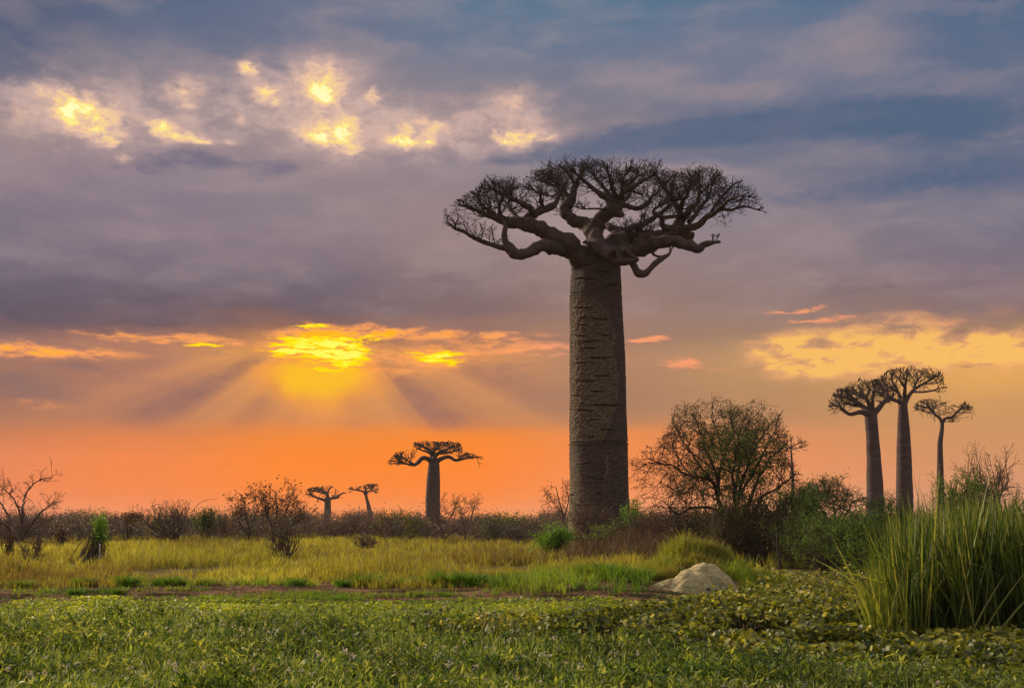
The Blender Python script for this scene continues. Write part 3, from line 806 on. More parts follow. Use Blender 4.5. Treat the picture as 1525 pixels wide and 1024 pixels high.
BIG_ENV = [(668, 318), (674, 303), (700, 290), (722, 270), (745, 266), (780, 268), (792, 248), (830, 240), (870, 237), (905, 240), (960, 249), (1000, 254), (1035, 250), (1065, 250), (1085, 266), (1112, 278), (1130, 298), (1139, 316)]
big_limbs = [
 [  # long upper left limb
  [(878, 392, 17, -.5), (864, 380, 17, -.9), (846, 364, 16, -1.4), (823, 352, 13, -2), (800, 341, 11.5, -2.4), (779, 334, 9.5, -2.7), (757, 331, 7.5, -3), (738, 325, 5, -3.2), (716, 317, 3.2, -3.3), (697, 308, 2, -3.5), (684, 305, 1, -3.6)],
  [(790, 338, 6, -2.6), (784, 329, 7.5, -2.4), (797, 321, 6.5, -2.2), (812, 312, 6, -2), (826, 304, 5, -2), (832, 292, 2.5, -2), (838, 280, 1.2, -1.6)],
  [(797, 325, 5, -2.3), (790, 311, 5, -3), (779, 304, 4.2, -3.5), (764, 295, 3.2, -4), (749, 288, 2.3, -4.3), (731, 281, 1.3, -4.6)],
  [(812, 312, 3, -2), (806, 303, 2.8, -2.4), (804, 291, 2.2, -2.8), (796, 284, 1.3, -3)],
  [(757, 331, 4, -3), (745, 318, 3, -3), (744, 303, 2.2, -2.6), (752, 290, 1.4, -2)],
  [(779, 334, 4, -2.7), (765, 318, 3.2, -1.5), (757, 305, 2.4, -.6), (760, 290, 1.5, 0)],
  [(738, 325, 3, -3.2), (722, 308, 2, -3.6), (712, 296, 1.2, -4)]],
 [  # lower left limb that dips and comes up again
  {'p': [(868, 384, 12, 0), (845, 374, 10, -1), (832, 371, 9, -2), (818, 366, 10.5, -2.6), (805, 366, 9.5, -3), (791, 376, 8.5, -3.2), (775, 380, 8.5, -3.4), (762, 373, 7.5, -3.5), (753, 360, 5.5, -3.6), (750, 347, 4.6, -3.6), (752, 336, 4, -3.4), (741, 322, 2.4, -3.4), (730, 312, 1.4, -3)], 'rm': .6},
  {'p': [(760, 372, 4.5, -3.5), (742, 367, 3.6, -3.8), (721, 361, 3.4, -4), (706, 353, 2.8, -4.2), (690, 345, 2.2, -4.4), (677, 341, 1.2, -4.5)], 'L': .8}],
 [  # upright stem and its left arm
  {'p': [(888, 396, 22, 0), (885, 372, 15.5, 0), (884, 350, 13.5, 0), (884, 338, 12.5, 0), (889, 328, 10, 0)], 'bare': 1},
  [(886, 342, 10, .2), (876, 334, 9, .4), (858, 329, 8.3, .8), (843, 318, 8, 1), (841, 308, 8, 1.2), (849, 299, 7.6, 1.2), (854, 286, 5.3, 1.2), (860, 272, 3.4, 1.2), (866, 258, 2, 1.2), (872, 248, 1, 1)],
  [(846, 303, 5, 1.2), (846, 294, 5, 1.2), (836, 279, 3.5, 1.5), (820, 264, 2.5, 1.8), (805, 256, 1.4, 2)],
  [(838, 282, 3, 1.4), (822, 276, 2.2, 2), (806, 270, 1.4, 2.6)],
  [(858, 276, 2.6, 1.2), (848, 262, 1.8, .4), (838, 250, 1, -.4)],
  [(836, 279, 2.4, 1.5), (828, 290, 1.6, 2), (818, 292, 1, 2.4)]],
 [  # right arm of the upright stem
  [(884, 342, 10, -.3), (893, 327, 10.5, -.6), (904, 318, 10.5, -.9), (916, 311, 9, -1), (920, 303, 7, -1), (912, 299, 6, -1), (896, 289, 4.4, -1.2), (880, 277, 3.4, -1.3), (868, 268, 2.4, -1.4), (856, 258, 1.3, -1.6)],
  {'p': [(916, 318, 6, -1), (927, 318, 4.5, -1.6)], 'bare': 1},
  [(917, 306, 5, -1), (930, 307, 4, -1), (944, 310, 3.8, -1), (956, 309, 3.8, -1), (966, 303, 3.3, -.9), (972, 292, 2.4, -.8), (981, 286, 1.8, -.8), (990, 276, 1, -.8)],
  [(920, 303, 5.5, -1), (910, 291, 4.2, -.3), (898, 278, 3.2, .5), (886, 264, 2, 1.2), (880, 252, 1.1, 1.6)],
  [(920, 300, 5, -1), (928, 290, 4, -1.6), (942, 279, 3.4, -2.4), (957, 270, 2.4, -3), (972, 262, 1.3, -3.4)],
  [(928, 290, 3, -1.6), (926, 276, 2.4, -2), (930, 262, 1.5, -2.4), (938, 252, .9, -2.6)],
  [(921, 297, 4, -1), (912, 282, 3, -1.8), (908, 266, 2, -2.6), (905, 252, 1.1, -3)],
  [(957, 290, 2, -1), (944, 286, 2, -.5), (934, 279, 1.6, .4), (950, 262, 1, 1)],
  {'p': [(905, 312, 2, -1.2), (885, 311, 1.5, -1.6), (866, 311, 1, -2)], 'L': .5}],
 [  # stout limb pushed forward and down, with the hanging elbow
  {'p': [(884, 352, 12, -1), (891, 365, 12, -2), (903, 376, 11, -3), (914, 383, 9, -3.8), (930, 391, 6.5, -4.2), (943, 389, 4.6, -4.4), (950, 386, 2.4, -4.6)], 'bare': 1},
  {'p': [(908, 379, 6, -3.6), (913, 374, 4.5, -4.6), (916, 370, 3, -5)], 'bare': 1},
  {'p': [(938, 389, 4, -4.2), (944, 397, 5, -4.2), (950, 405, 5.4, -4.1), (960, 407, 4.8, -4), (968, 401, 4.4, -4), (977, 391, 4.6, -4), (988, 383, 3.6, -4), (996, 379, 2, -4), (1001, 370, 1, -4)], 'rm': .35, 'L': .25},
  {'p': [(985, 383, 2.4, -4), (975, 380, 1.8, -4), (968, 375, 1, -4)], 'L': .3, 'rm': .4},
  {'p': [(926, 384, 3.4, -4), (930, 372, 3, -4.4), (936, 378, 3.6, -4.4), (950, 386, 1.6, -4.6)], 'bare': 1}],
 [  # upper right limb with the broad right crown
  [(893, 384, 16, .6), (908, 364, 14, 1), (935, 356, 12, 1.5), (962, 350, 9, 2), (984, 351, 8, 2.4), (1001, 346, 7.2, 2.6), (1009, 334, 6.8, 2.8), (1013, 318, 5.8, 2.8), (1005, 302, 4.6, 2.6), (995, 288, 3.6, 2.4), (984, 271, 2.4, 2.2), (977, 260, 1.4, 2)],
  [(1012, 336, 6, 2.8), (1020, 322, 6, 3), (1026, 310, 5.4, 3.2), (1038, 304, 3.8, 3.4), (1041, 288, 2.6, 3.6), (1041, 265, 1.3, 3.8)],
  [(1008, 342, 6, 2.7), (1022, 340, 6, 2.4), (1040, 334, 5.6, 2), (1056, 321, 4.4, 1.6), (1071, 312, 3.4, 1.2), (1088, 312, 2.3, .8), (1110, 308, 1.5, .4), (1130, 313, .8, 0)],
  [(1056, 321, 3.4, 1.6), (1067, 304, 2.8, 2), (1080, 288, 2.2, 2.4), (1093, 275, 1.4, 2.8), (1106, 269, .8, 3)],
  {'p': [(1006, 340, 5.4, 2.6), (988, 337, 4.8, 2), (985, 325, 4, 1.6), (973, 315, 2.4, 1.2), (984, 305, 1.8, .8), (998, 298, 1.2, .6)], 'rm': .5},
  [(985, 324, 3, 1.8), (1000, 323, 3, 2), (1012, 322, 3, 2.4)],
  [(1013, 312, 4, 2.8), (1017, 300, 3, 2), (1026, 284, 2.2, 1), (1028, 264, 1.2, .2)],
  [(1026, 331, 4, 2.6), (1038, 318, 3.6, 3.4), (1047, 304, 2.8, 4.2), (1058, 286, 1.9, 5), (1064, 260, 1, 5.4)],
  [(1005, 303, 3, 2.6), (1001, 285, 2, 3.4), (1004, 265, 1.1, 4)],
  [(1071, 312, 2.2, 1.2), (1084, 300, 1.8, .2), (1100, 292, 1.1, -.8), (1120, 294, .7, -1.4)],
  [(1041, 290, 2, 3.6), (1056, 276, 1.5, 2.8), (1070, 262, .9, 2.2)]],
 [  # long lower right limb ending in a thin bare tip
  {'p': [(897, 392, 16, -.5), (915, 380, 14, -1), (936, 374, 12.5, -1.6), (962, 367, 11.5, -2), (984, 362, 9, -2.4), (1006, 360, 8, -2.8), (1024, 367, 7.4, -3), (1038, 371, 6.8, -3.2), (1047, 364, 5.4, -3.4), (1060, 361, 3.2, -3.6), (1073, 360, 1.6, -3.8)], 'rm': .0},
  {'p': [(1060, 361, 1, -3.6), (1062, 354, .7, -3.6)], 'L': .12}, {'p': [(1066, 360, 1, -3.6), (1069, 353, .6, -3.6)], 'L': .12}],
 [  # sawn off stump behind
  {'p': [(1000, 352, 8, 3), (1015, 352, 9, 3.2), (1030, 356, 8.5, 3.4)], 'bare': 1}],
 [  # short looped limb at the back and the low spray in front of it
  {'p': [(896, 368, 9, 2), (913, 358, 8, 3), (916, 345, 7.4, 3.6), (908, 337, 6, 4), (899, 336, 5, 4.4), (892, 340, 4, 5)], 'bare': 1}],
 [{'p': [(938, 360, 4, -2), (944, 350, 2.6, -2.6), (955, 345, 1.5, -3), (966, 342, .9, -3.4)], 'L': .6},
  {'p': [(940, 356, 3, -2), (934, 346, 2, -3), (926, 340, 1.1, -3.6)], 'L': .6},
  {'p': [(948, 352, 2.4, -2.4), (953, 338, 1.5, -2.6), (955, 326, .8, -2.8)], 'L': .35}],
 [  # limbs reaching back and towards the viewer
  [(888, 372, 10, 1.5), (880, 350, 8, 4), (862, 332, 6, 6), (845, 310, 4, 7), (835, 285, 2.4, 8), (825, 268, 1.2, 8.4)],
  [(884, 352, 6, 3.5), (900, 330, 5, 6), (925, 305, 3.4, 7.6), (945, 280, 2, 8.6), (960, 266, 1, 9)],
  [(898, 370, 8, 1.5), (930, 345, 6, 4), (965, 330, 4.4, 6), (1000, 305, 2.8, 7.2), (1025, 282, 1.5, 8)]],
]
baobab('baobab_tree', 'huge baobab with a scarred trunk and flat bare crown, by far the biggest tree', 73.0,
       [(862, 916, 376), (856, 922, 382), (852, 925, 388), (850, 926.5, 420), (849, 927, 440), (848, 928.5, 470), (847.5, 930, 520), (847.5, 931.5, 570), (848, 933, 620), (848, 935, 680), (848, 937, 740), (847, 938, 790), (845, 941, 822)],
       big_limbs, M['big_bark'], M['limb'], M['twig'],
       twig=dict(step=2.25, rmax=4.6, L=1.0, r=.036, levels=4, kids=1.6, spread=.9, up=.07, nseg=2, flat=.5, k=4, jit=24, rmin=.0105, up0=.35, wob=.17), env=BIG_ENV, seed=11, big=True)

SMALL_TW = dict(step=2.0, rmax=2.6, r=.05, levels=3, kids=1.7, spread=.7, up=.12, nseg=2, flat=.45, k=3, up0=.25, jit=4)
G_BAO = 'baobabs standing far off across the plain'
baobab('baobab_tree', 'distant baobab with a straight column trunk, between the small pair and the huge baobab', 240.0,
       [(639, 653, 684), (638, 654.5, 692), (635.5, 655, 715), (634, 655.5, 745), (633, 656, 793)],
       [[[(645, 690, 5, 0), (637, 683, 3.4, -1), (629, 682, 3.3, -2), (623, 688, 3, -3), (616, 692, 2.2, -4), (602, 690, 1.4, -5), (580, 690, .8, -6)], [(618, 692, 1.8, -3), (602, 683, 1.3, -2), (589, 677, .8, 0)], [(602, 690, 1, -5), (592, 684, .8, -7)]],
        [[(648, 690, 5, 0), (655, 684, 3.4, 0), (668, 680, 2.8, 1), (679, 685, 2.3, 1), (695, 682, 1.6, 2), (714, 680, .8, 2)], [(680, 685, 1.6, 1), (692, 677, 1, 4), (704, 675, .7, 6)]],
        [[(644, 690, 5, 0), (643, 676, 3.6, 1), (640, 670, 2.4, 2), (629, 665, 1.4, 3), (620, 661, .8, 4)], [(646, 688, 5, 0), (649, 678, 3, -2), (662, 670, 1.9, -3), (680, 664, .9, -4)], [(643, 676, 2.4, 0), (650, 667, 1.6, -4), (655, 661, .8, -7)], [(644, 676, 2, 0), (634, 672, 1.5, -5), (622, 668, .8, -7)], [(655, 675, 2, 0), (668, 674, 1.4, 5), (688, 668, .7, 8)]]],
       M['far_bark'], M['far_bark'], M['twig'], G_BAO, dict(SMALL_TW, L=2.3, r=.09, rmin=.05, ymax=695), env=[(574, 690), (580, 684), (590, 673), (612, 668), (617, 658), (650, 656), (685, 658), (692, 672), (720, 680)], seed=21)
baobab('baobab_tree', 'small far baobab with a flat crown and two low side branches, left of the pair', 350.0,
       [(484, 492, 740), (483.5, 492.6, 745), (482.5, 493.3, 765), (482, 494, 787)],
       [[[(488, 746, 3, 0), (482, 744, 2.2, 0), (474, 741.5, 1.8, -2), (466, 738, 1.4, -3), (455, 735, .8, -4)], [(474, 742, 1, -2), (472, 748, .6, -3)]],
        [[(488, 744, 3, 0), (492, 742, 2.2, 0), (502, 740.5, 1.8, 2), (508, 735, 1.1, 2), (516, 733, .7, 3)]],
        [[(488, 746, 3.4, 0), (487, 736, 2.4, 0), (479, 730, 1.5, -1), (466, 727, .8, -2)], [(487, 736, 2.2, 0), (490, 728, 1.4, 2), (496, 724, .8, 3)], [(486, 735, 1.6, 1), (478, 733, 1.2, 4), (468, 731, .7, 6)]]],
       M['far_bark'], M['far_bark'], M['twig'], G_BAO, dict(SMALL_TW, L=2.2, r=.10, rmin=.07, step=1.6, ymax=748), env=[(452, 735), (456, 728), (478, 723), (500, 723), (505, 730), (518, 734)], seed=22)
baobab('baobab_tree', 'small far baobab with a thin bending trunk leaning left, right of the pair', 380.0,
       [(542.6, 546.4, 733), (543.8, 548.2, 742), (545.6, 551.2, 750), (547.4, 555, 766), (548, 556, 787)],
       [[[(545, 738, 2, 0), (541, 732, 1.3, 0), (534, 730, 1, -1), (521, 728, .6, -2)]],
        [[(545, 738, 2, 0), (547, 732, 1.1, 1), (557, 730, .6, 2)]],
        [[(545, 738, 2, 0), (544, 728, 1.3, 0), (546, 723, 1, 1), (560, 721.5, .6, 2)], [(545, 727, 1, 0), (553, 726, .7, -3)]]],
       M['far_bark'], M['far_bark'], M['twig'], G_BAO, dict(SMALL_TW, L=1.9, r=.09, rmin=.07, step=1.1), env=[(518, 728), (522, 725), (540, 722), (545, 719), (564, 720)], seed=23)
baobab('baobab_tree', 'left one of the three tall baobabs, with a thick leaning trunk', 155.0,
       [(1288, 1305.5, 615), (1288, 1306, 620), (1290, 1308.6, 650), (1291, 1311.5, 680), (1291, 1314, 712), (1291, 1316, 750), (1290, 1319, 805)],
       [[[(1297, 622, 7, 0), (1290, 616, 4.6, 0), (1280, 613.5, 3.6, -1), (1266, 616.5, 2.8, -2), (1256, 611, 2.2, -2), (1248, 603.5, 1.4, -3), (1235, 605, .8, -3)], [(1256, 611, 1.4, -2), (1247, 598, 1, 0), (1238, 594, .7, 1)]],
        [[(1296, 618, 6, 0), (1290, 609, 4.4, 1), (1275, 599, 3.2, 2), (1258, 591, 1.9, 3), (1243, 587, .9, 4)], [(1278, 600, 2.4, 2), (1268, 590, 1.6, 0), (1256, 582, .9, -2)], [(1283, 604, 2.6, 1), (1272, 604, 1.8, -2), (1258, 600, 1, -4)]],
        [[(1297, 616, 6, 0), (1293, 598, 3, 0), (1282, 583, 1.9, 1), (1278, 573, .9, 2)], [(1291, 594, 2.2, 0), (1272, 586, 1.4, 3), (1262, 578, .8, 4)], [(1290, 592, 1.9, 0), (1294, 580, 1.3, -2), (1288, 570, .7, -3)]],
        [[(1301, 616, 5, 0), (1313, 602, 3.8, 0), (1321, 590, 2.4, 0), (1317, 576, 1.4, 1), (1306, 568, .7, 2)], [(1299, 612, 4, 0), (1300, 591, 2.1, -1), (1304, 573, 1, -2)], [(1315, 600, 2.4, 0), (1328, 594, 1.6, 3), (1330, 582, .8, 4)]]],
       M['far_bark'], M['far_bark'], M['twig'], 'three tall baobabs at the right', dict(SMALL_TW, L=1.7, r=.055, rmin=.032, up=.10, flat=.5, kids=1.8, up0=.35, step=2.4, jit=7, ymax=619), env=[(1231, 606), (1234, 592), (1245, 580), (1262, 576), (1276, 566), (1300, 564), (1318, 568), (1332, 580)], seed=24)
baobab('baobab_tree', 'middle one of the three tall baobabs, the tallest, with a bottle-shaped trunk and fan crown', 160.0,
       [(1339, 1350.5, 600), (1338, 1352, 612), (1336.6, 1354.5, 640), (1335.6, 1357, 675), (1335, 1359, 735), (1334, 1361, 805)],
       [[[(1344, 606, 5, 0), (1339, 598, 3.4, 0), (1330, 595, 2.7, -1), (1321, 587, 2, -2), (1310, 573, 1.4, -2), (1302, 565, .8, -3)], [(1330, 595, 1.8, -1), (1318, 592, 1.3, 2), (1308, 584, .7, 3)]],
        [[(1344, 604, 5, 0), (1341, 594, 3.6, 1), (1336, 581, 2.4, 2), (1328, 567, 1.4, 3), (1330, 556, .8, 3)], [(1336, 583, 1.8, 2), (1324, 576, 1.2, 0), (1314, 565, .7, -1)]],
        [[(1345, 604, 5, 0), (1347, 592, 3.6, 0), (1348, 576, 2.3, -1), (1351, 559, 1, -2)], [(1348, 578, 1.9, 0), (1340, 565, 1.3, -3), (1342, 554, .7, -4)]],
        [[(1346, 606, 5, 0), (1350, 595, 3.6, 0), (1360, 581, 2.6, 1), (1377, 570, 1.6, 2), (1397, 559, .8, 2)], [(1358, 583, 2, 1), (1380, 583, 1.4, -1), (1405, 577, .7, -2)], [(1360, 581, 2, 1), (1366, 567, 1.4, 3), (1375, 556, .8, 4)], [(1377, 572, 1.3, 0), (1392, 570, 1, -3), (1404, 567, .7, -4)]]],
       M['far_bark'], M['far_bark'], M['twig'], 'three tall baobabs at the right', dict(SMALL_TW, L=1.7, r=.055, rmin=.032, up=.10, flat=.5, kids=1.8, up0=.35, step=2.4, jit=7, ymax=601), env=[(1299, 566), (1310, 558), (1326, 548), (1350, 546), (1375, 546), (1402, 552), (1408, 568), (1412, 578)], seed=25)
baobab('baobab_tree', 'slender crooked baobab with a small forked crown, rightmost of the three tall baobabs', 170.0,
       [(1400.5, 1405.5, 624), (1400.5, 1406, 636), (1398.5, 1405, 646), (1396, 1403.6, 658), (1396, 1404, 672), (1395.5, 1405, 702), (1395, 1406, 742), (1394, 1407, 805)],
       [[[(1403, 630, 2.8, 0), (1400, 623, 2.3, 0), (1392, 616, 1.9, 0), (1384, 606, 1.5, 0), (1374, 597, .8, 0)], [(1388, 611, 1.5, 0), (1396, 603, 1, 2), (1408, 600, .7, 3)], [(1386, 608, 1.3, 0), (1378, 606, 1, -2), (1366, 604, .7, -3)], [(1392, 616, 1.2, 0), (1380, 614, .9, 3), (1372, 610, .6, 4)]],
        [[(1403, 630, 2.8, 0), (1408, 623, 2.2, 0), (1417, 621, 1.9, 0), (1428, 611, 1.4, 0), (1436, 602, .8, 0)], [(1425, 614, 1.4, 0), (1436, 614, 1, -2), (1447, 614, .6, -3)], [(1428, 611, 1.1, 0), (1440, 605, .8, 3)], [(1417, 621, 1.1, 0), (1420, 628, .7, 2)]]],
       M['far_bark'], M['far_bark'], M['twig'], 'three tall baobabs at the right', dict(SMALL_TW, L=1.5, r=.05, rmin=.032, up=.03, flat=.6, kids=1.6, step=2.4, jit=6, ymax=629), env=[(1360, 604), (1366, 595), (1384, 592), (1410, 597), (1422, 602), (1438, 597), (1450, 604), (1453, 616)], seed=26)
baobab('baobab_tree', 'thin young baobab like a bare pole, rising behind the thorn tree', 250.0,
       [(1177.2, 1179.2, 662), (1177.4, 1179.8, 680), (1177.8, 1181.5, 700), (1178, 1183, 715), (1178, 1184.5, 795)],
       [[[(1178, 668, 1.2, 0), (1172, 662, .9, 0), (1162, 659, .6, -1)], [(1178, 668, 1, 0), (1171, 666, .7, 2), (1164, 665, .5, 3)]],
        [[(1178, 668, 1.2, 0), (1184, 662, .9, 0), (1191, 659.5, .6, 1)], [(1178, 669, 1, 0), (1186, 667, .7, -2), (1196, 666, .5, -3)]],
        [[(1178, 668, 1.2, 0), (1178, 658, .7, 0)]]],
       M['far_bark'], M['far_bark'], M['twig'], G_BAO, dict(SMALL_TW, L=1.3, r=.06, rmin=.04, levels=2), seed=27)

# ------------------------------------------------------------------ shrubs and small trees
def ground_Y(px, py):
    d = ray(px, py); return EYE * d[1] / -d[2] if d[2] < 0 else 400.0


def shrub(name, label, cat, px, py, Y, wpx, hpx, wood='dry_wood', leaf=None, nleaf=0, lsize=.1, stems=7, levels=4, spread=.6, up=.12, kids=2.3, r0=.05, open_=.8, seed=1,
          umbrella=False, group=None, rmin=.008, nseg=3, leafpart='foliage', low=0.0, lean=0.0, wob=.22, tr=1):
    """multi-stemmed bush grown from its foot; fitted to its real height and width"""
    r = np.random.default_rng(seed)
    g = P(px, py, Y); x0 = g[0]; z0 = float(gz(x0, Y)); root = thing(name, (x0, Y, z0), label, cat, group)
    H = hpx * Y / FPX; Wd = wpx * Y / FPX
    a = r.uniform(0, 2 * math.pi, stems)
    D = nrm(np.stack([np.cos(a) * open_ * r.uniform(.3, 1, stems) + lean, np.sin(a) * open_ * r.uniform(.3, 1, stems), np.ones(stems)], -1))
    P0 = np.stack([np.cos(a) * .05, np.sin(a) * .05, a * 0 - .02], -1)
    S, tip, tD = grow(P0, D, np.full(stems, r0), np.full(stems, 1.0), levels, nseg, kids, spread, up, wob, .7, .62, .4 if umbrella else 1.0, None, r)
    A, B = S[0].copy(), S[1].copy()
    if umbrella:
        for q in (A, B, tip):
            rr = np.hypot(q[:, 0], q[:, 1]); q[:, 2] = np.where(q[:, 2] > .75, .75 + (q[:, 2] - .75) * .16, q[:, 2])
    top = np.percentile(B[:, 2], 99.3); wx = np.percentile(np.abs(B[:, 0]), 98) + 1e-6; wy = np.percentile(np.abs(B[:, 1]), 98) + 1e-6
    sc = np.array([Wd / 2 / wx, Wd / 2 / wy, H / top]); off = np.array([x0, Y, z0])
    A, B, tip = A * sc + off, B * sc + off, tip * sc + off
    rs = min(sc[0], sc[2]); ra = np.maximum(S[2] * rs, rmin); rb = np.maximum(S[3] * rs, rmin)
    for q in (A, B): q[:, 2] = np.maximum(q[:, 2], z0 - .02)
    thick = S[2] > r0 * .42
    bb = Buf(); prisms(bb, A[thick], B[thick], ra[thick], rb[thick], 5); bb.build('stems', M[wood], root)
    bb = Buf(); prisms(bb, A[~thick], B[~thick], ra[~thick], rb[~thick], 3); bb.build('branches', M[wood], root)
    if leaf and nleaf:
        src = np.concatenate([tip, B[-len(tip):]]) if len(tip) else B
        src = src[src[:, 2] > z0 + low * H]
        i = r.integers(0, len(src), nleaf)
        pos = src[i] + r.normal(0, lsize * 1.1, (nleaf, 3))
        pos[:, 2] = np.maximum(pos[:, 2], z0 + .02)
        cl = vn(pos / max(H * .16, .2), seed) * .6 + r.random(nleaf) * .4
        fb = Buf(); leaves(fb, pos, lsize, cl, r); fb.build(leafpart, M[leaf], root)
    return root


G_SH = 'dry bushes scattered along the scrub edge'
# left side
def traced_tree(name, label, cat, Y, base, limbs, wood, twig, leaf=None, nleaf=0, lsize=.1, seed=1, env=None, leaf2=None, group=None, leafclip=None):
    r = np.random.default_rng(seed); mp = Y / FPX
    g = P(base[0], base[1], Y); z0 = float(gz(g[0], Y)); root = thing(name, (g[0], Y, z0), label, cat, group)
    keep = None
    if env is not None:
        ex, ey = np.array(env).T
        def keep(Q):
            px, py = pix(Q); j = (vn(Q * 1.1, 3) - .5) * 46 + (vn(Q * 4, 4) - .5) * 14
            return (py > np.interp(px, ex, ey) + j) & (px > ex[0] + j) & (px < ex[-1] + j)
    lb = Buf(); SP, SD, SR, SL = [], [], [], []
    for path in limbs:
        s = spline(trace(path, Y, mp), max(12, len(path) * 7)); s[:, 3] = np.maximum(s[:, 3], .012)
        s[:, :3] += (np.stack([vn(s[:, :3] * 2.4, 50 + i_) for i_ in range(3)], -1) - .5) * twig.get('wig', .16)
        s[:, 2] = np.maximum(s[:, 2], z0 - .05)
        tube(lb, s[:, :3], s[:, 3], 7, .15, seed)
        T = nrm(np.gradient(s[:, :3], axis=0))
        m = int(twig['n'] * len(path) / 4)
        at = r.uniform(twig.get('from', .3), 1, m) ** .8 * (len(s) - 1)
        pp = np.stack([np.interp(at, np.arange(len(s)), s[:, i_]) for i_ in range(3)], -1); i = np.minimum(at.astype(int), len(s) - 1); rad = s[i, 3]
        SP.append(pp); SD.append(nrm(T[i] * .5 + r.normal(0, .8, pp.shape) + UP * twig.get('up0', .3))); SR.append(np.minimum(rad * .7, twig['r'])); SL.append(twig['L'] * r.uniform(.5, 1.3, m))
    lb.build('stems', M[wood], root, smooth=True)
    S, tip, tD = grow(np.concatenate(SP), np.concatenate(SD), np.concatenate(SR), np.concatenate(SL), twig.get('levels', 3), 3, twig.get('kids', 2.2), twig.get('spread', .7), twig.get('up', .05), .28, .68, .6, 1.0, keep, r)
    for q in (S[0], S[1], tip): q[:, 2] = np.maximum(q[:, 2], z0)
    tb = Buf(); mn = twig.get('rmin', .007); prisms(tb, S[0], S[1], np.maximum(S[2], mn), np.maximum(S[3], mn), 3); tb.build('branches', M[wood], root)
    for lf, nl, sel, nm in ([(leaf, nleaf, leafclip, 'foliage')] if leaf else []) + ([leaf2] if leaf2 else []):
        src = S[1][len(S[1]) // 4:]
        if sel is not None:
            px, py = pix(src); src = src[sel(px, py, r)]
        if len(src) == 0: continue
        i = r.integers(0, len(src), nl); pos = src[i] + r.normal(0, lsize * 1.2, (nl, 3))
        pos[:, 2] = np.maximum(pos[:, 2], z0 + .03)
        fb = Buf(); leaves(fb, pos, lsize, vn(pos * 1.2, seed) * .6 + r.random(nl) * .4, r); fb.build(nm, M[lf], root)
    return root


traced_tree('bare_tree', 'bare grey tree with a long limb reaching up right, at the left edge', 'tree', 80, (27, 816),
            [[(27, 818, 3.2), (28, 800, 2.6), (33, 776, 2), (34, 755, 1.6), (37, 740, 1.3, 1), (48, 722, 1, 1), (62, 714, .8, 1), (77, 711, .5, 1)],
             [(27, 818, 3), (34, 800, 2.2), (46, 782, 1.8, -1), (60, 762, 1.3, -2), (70, 756, .9, -2), (82, 748, .6, -2)],
             [(26, 818, 3), (22, 798, 2.2), (15, 774, 1.7, 1), (3, 750, 1.2, 2), (-12, 735, .7, 3)],
             [(33, 780, 1.6), (25, 752, 1.2, -1), (12, 734, .7, -2), (2, 728, .5, -3)],
             [(30, 805, 2), (44, 790, 1.3, 2), (66, 776, .9, 3), (84, 770, .5, 3)], [(24, 804, 2), (10, 785, 1.2, -2), (-6, 776, .7, -3)]],
            'dry_wood', dict(n=11, L=.65, r=.03, levels=3, kids=1.8, rmin=.011), 'leaf_brown', 260, .10, seed=31)
shrub('dry_bush', 'low dark dry bush right behind the bare tree at the far left', 'bush', 22, 815, 84, 95, 50, 'dry_wood', None, seed=32, group=G_SH, stems=12, levels=4)
# vine-choked stump with a pale post
def vine_post():
    Y = 47.0; r = np.random.default_rng(5)
    c = P(143, 843, Y); z0 = float(gz(c[0], Y)); root = thing('vine_covered_stump', (c[0], Y, z0), 'stump heaped with dead vines and topped with green leaves, beside a pale post', 'stump')
    H = 66 * Y / FPX
    tb = Buf(); s = spline([(c[0] - .02, Y, z0 - .1, .09), (c[0] + .02, Y + .02, z0 + H * .4, .075), (c[0] - .02, Y, z0 + H * .8, .06), (c[0] + .05, Y, z0 + H * .97, .03)], 24)
    tube(tb, s[:, :3], s[:, 3], 9, .3, 2); tb.build('trunk', M['dark_wood'], root, smooth=True)
    tb = Buf()
    for k in range(150):
        x1 = r.normal(-.25, .36); p = np.array([c[0] + x1, Y + r.normal(0, .3), z0]); top = np.array([c[0] + r.normal(0, .07), Y + r.normal(0, .07), z0 + H * r.uniform(.35, .92)])
        mid = (p + top) / 2 + np.array([-.02 if x1 < 0 else .1, 0, r.uniform(-.1, .25)]) + r.normal(0, .05, 3)
        q = spline([p, mid, top], 9); tube(tb, q, np.linspace(.014, .007, len(q)), 4)
    tb.build('dead_vines', M['dry_wood'], root)
    n = 1000; pos = np.stack([r.normal(.03, .15, n), r.normal(0, .14, n), np.abs(r.normal(H * .82, H * .15, n))], -1); m = r.random(n) < .35; pos[m, 2] -= .45; pos[m, 0] += .1; pos = pos + np.array([c[0] + .04, Y - .05, z0])
    fb = Buf(); leaves(fb, pos, .095, None, r); fb.build('foliage', M['leaf_bright'], root)
    n = 600; pos = np.stack([r.normal(-.35, .3, n), r.normal(0, .25, n), r.random(n) * H * .6], -1); pos[:, 2] *= np.exp(-((pos[:, 0] + .15) / .6) ** 2); pos = pos + np.array([c[0], Y, z0])
    fb = Buf(); leaves(fb, pos, .07, None, r); fb.build('dry_leaves', M['leaf_olive'], root)
    x = P(147, 843, 46.3)[0]; z1 = float(gz(x, 46.3)); tb = Buf(); s = spline([(x, 46.3, z1 - .1, .035), (x + .01, 46.3, z1 + .4, .033), (x - .01, 46.3, z1 + .86, .03)], 10); tube(tb, s[:, :3], s[:, 3], 8, .1)
    p = tb.build('post', M['pale_post'], None, smooth=True)
    tag(p, 'short pale wooden post in front of the vine-covered stump', 'post')


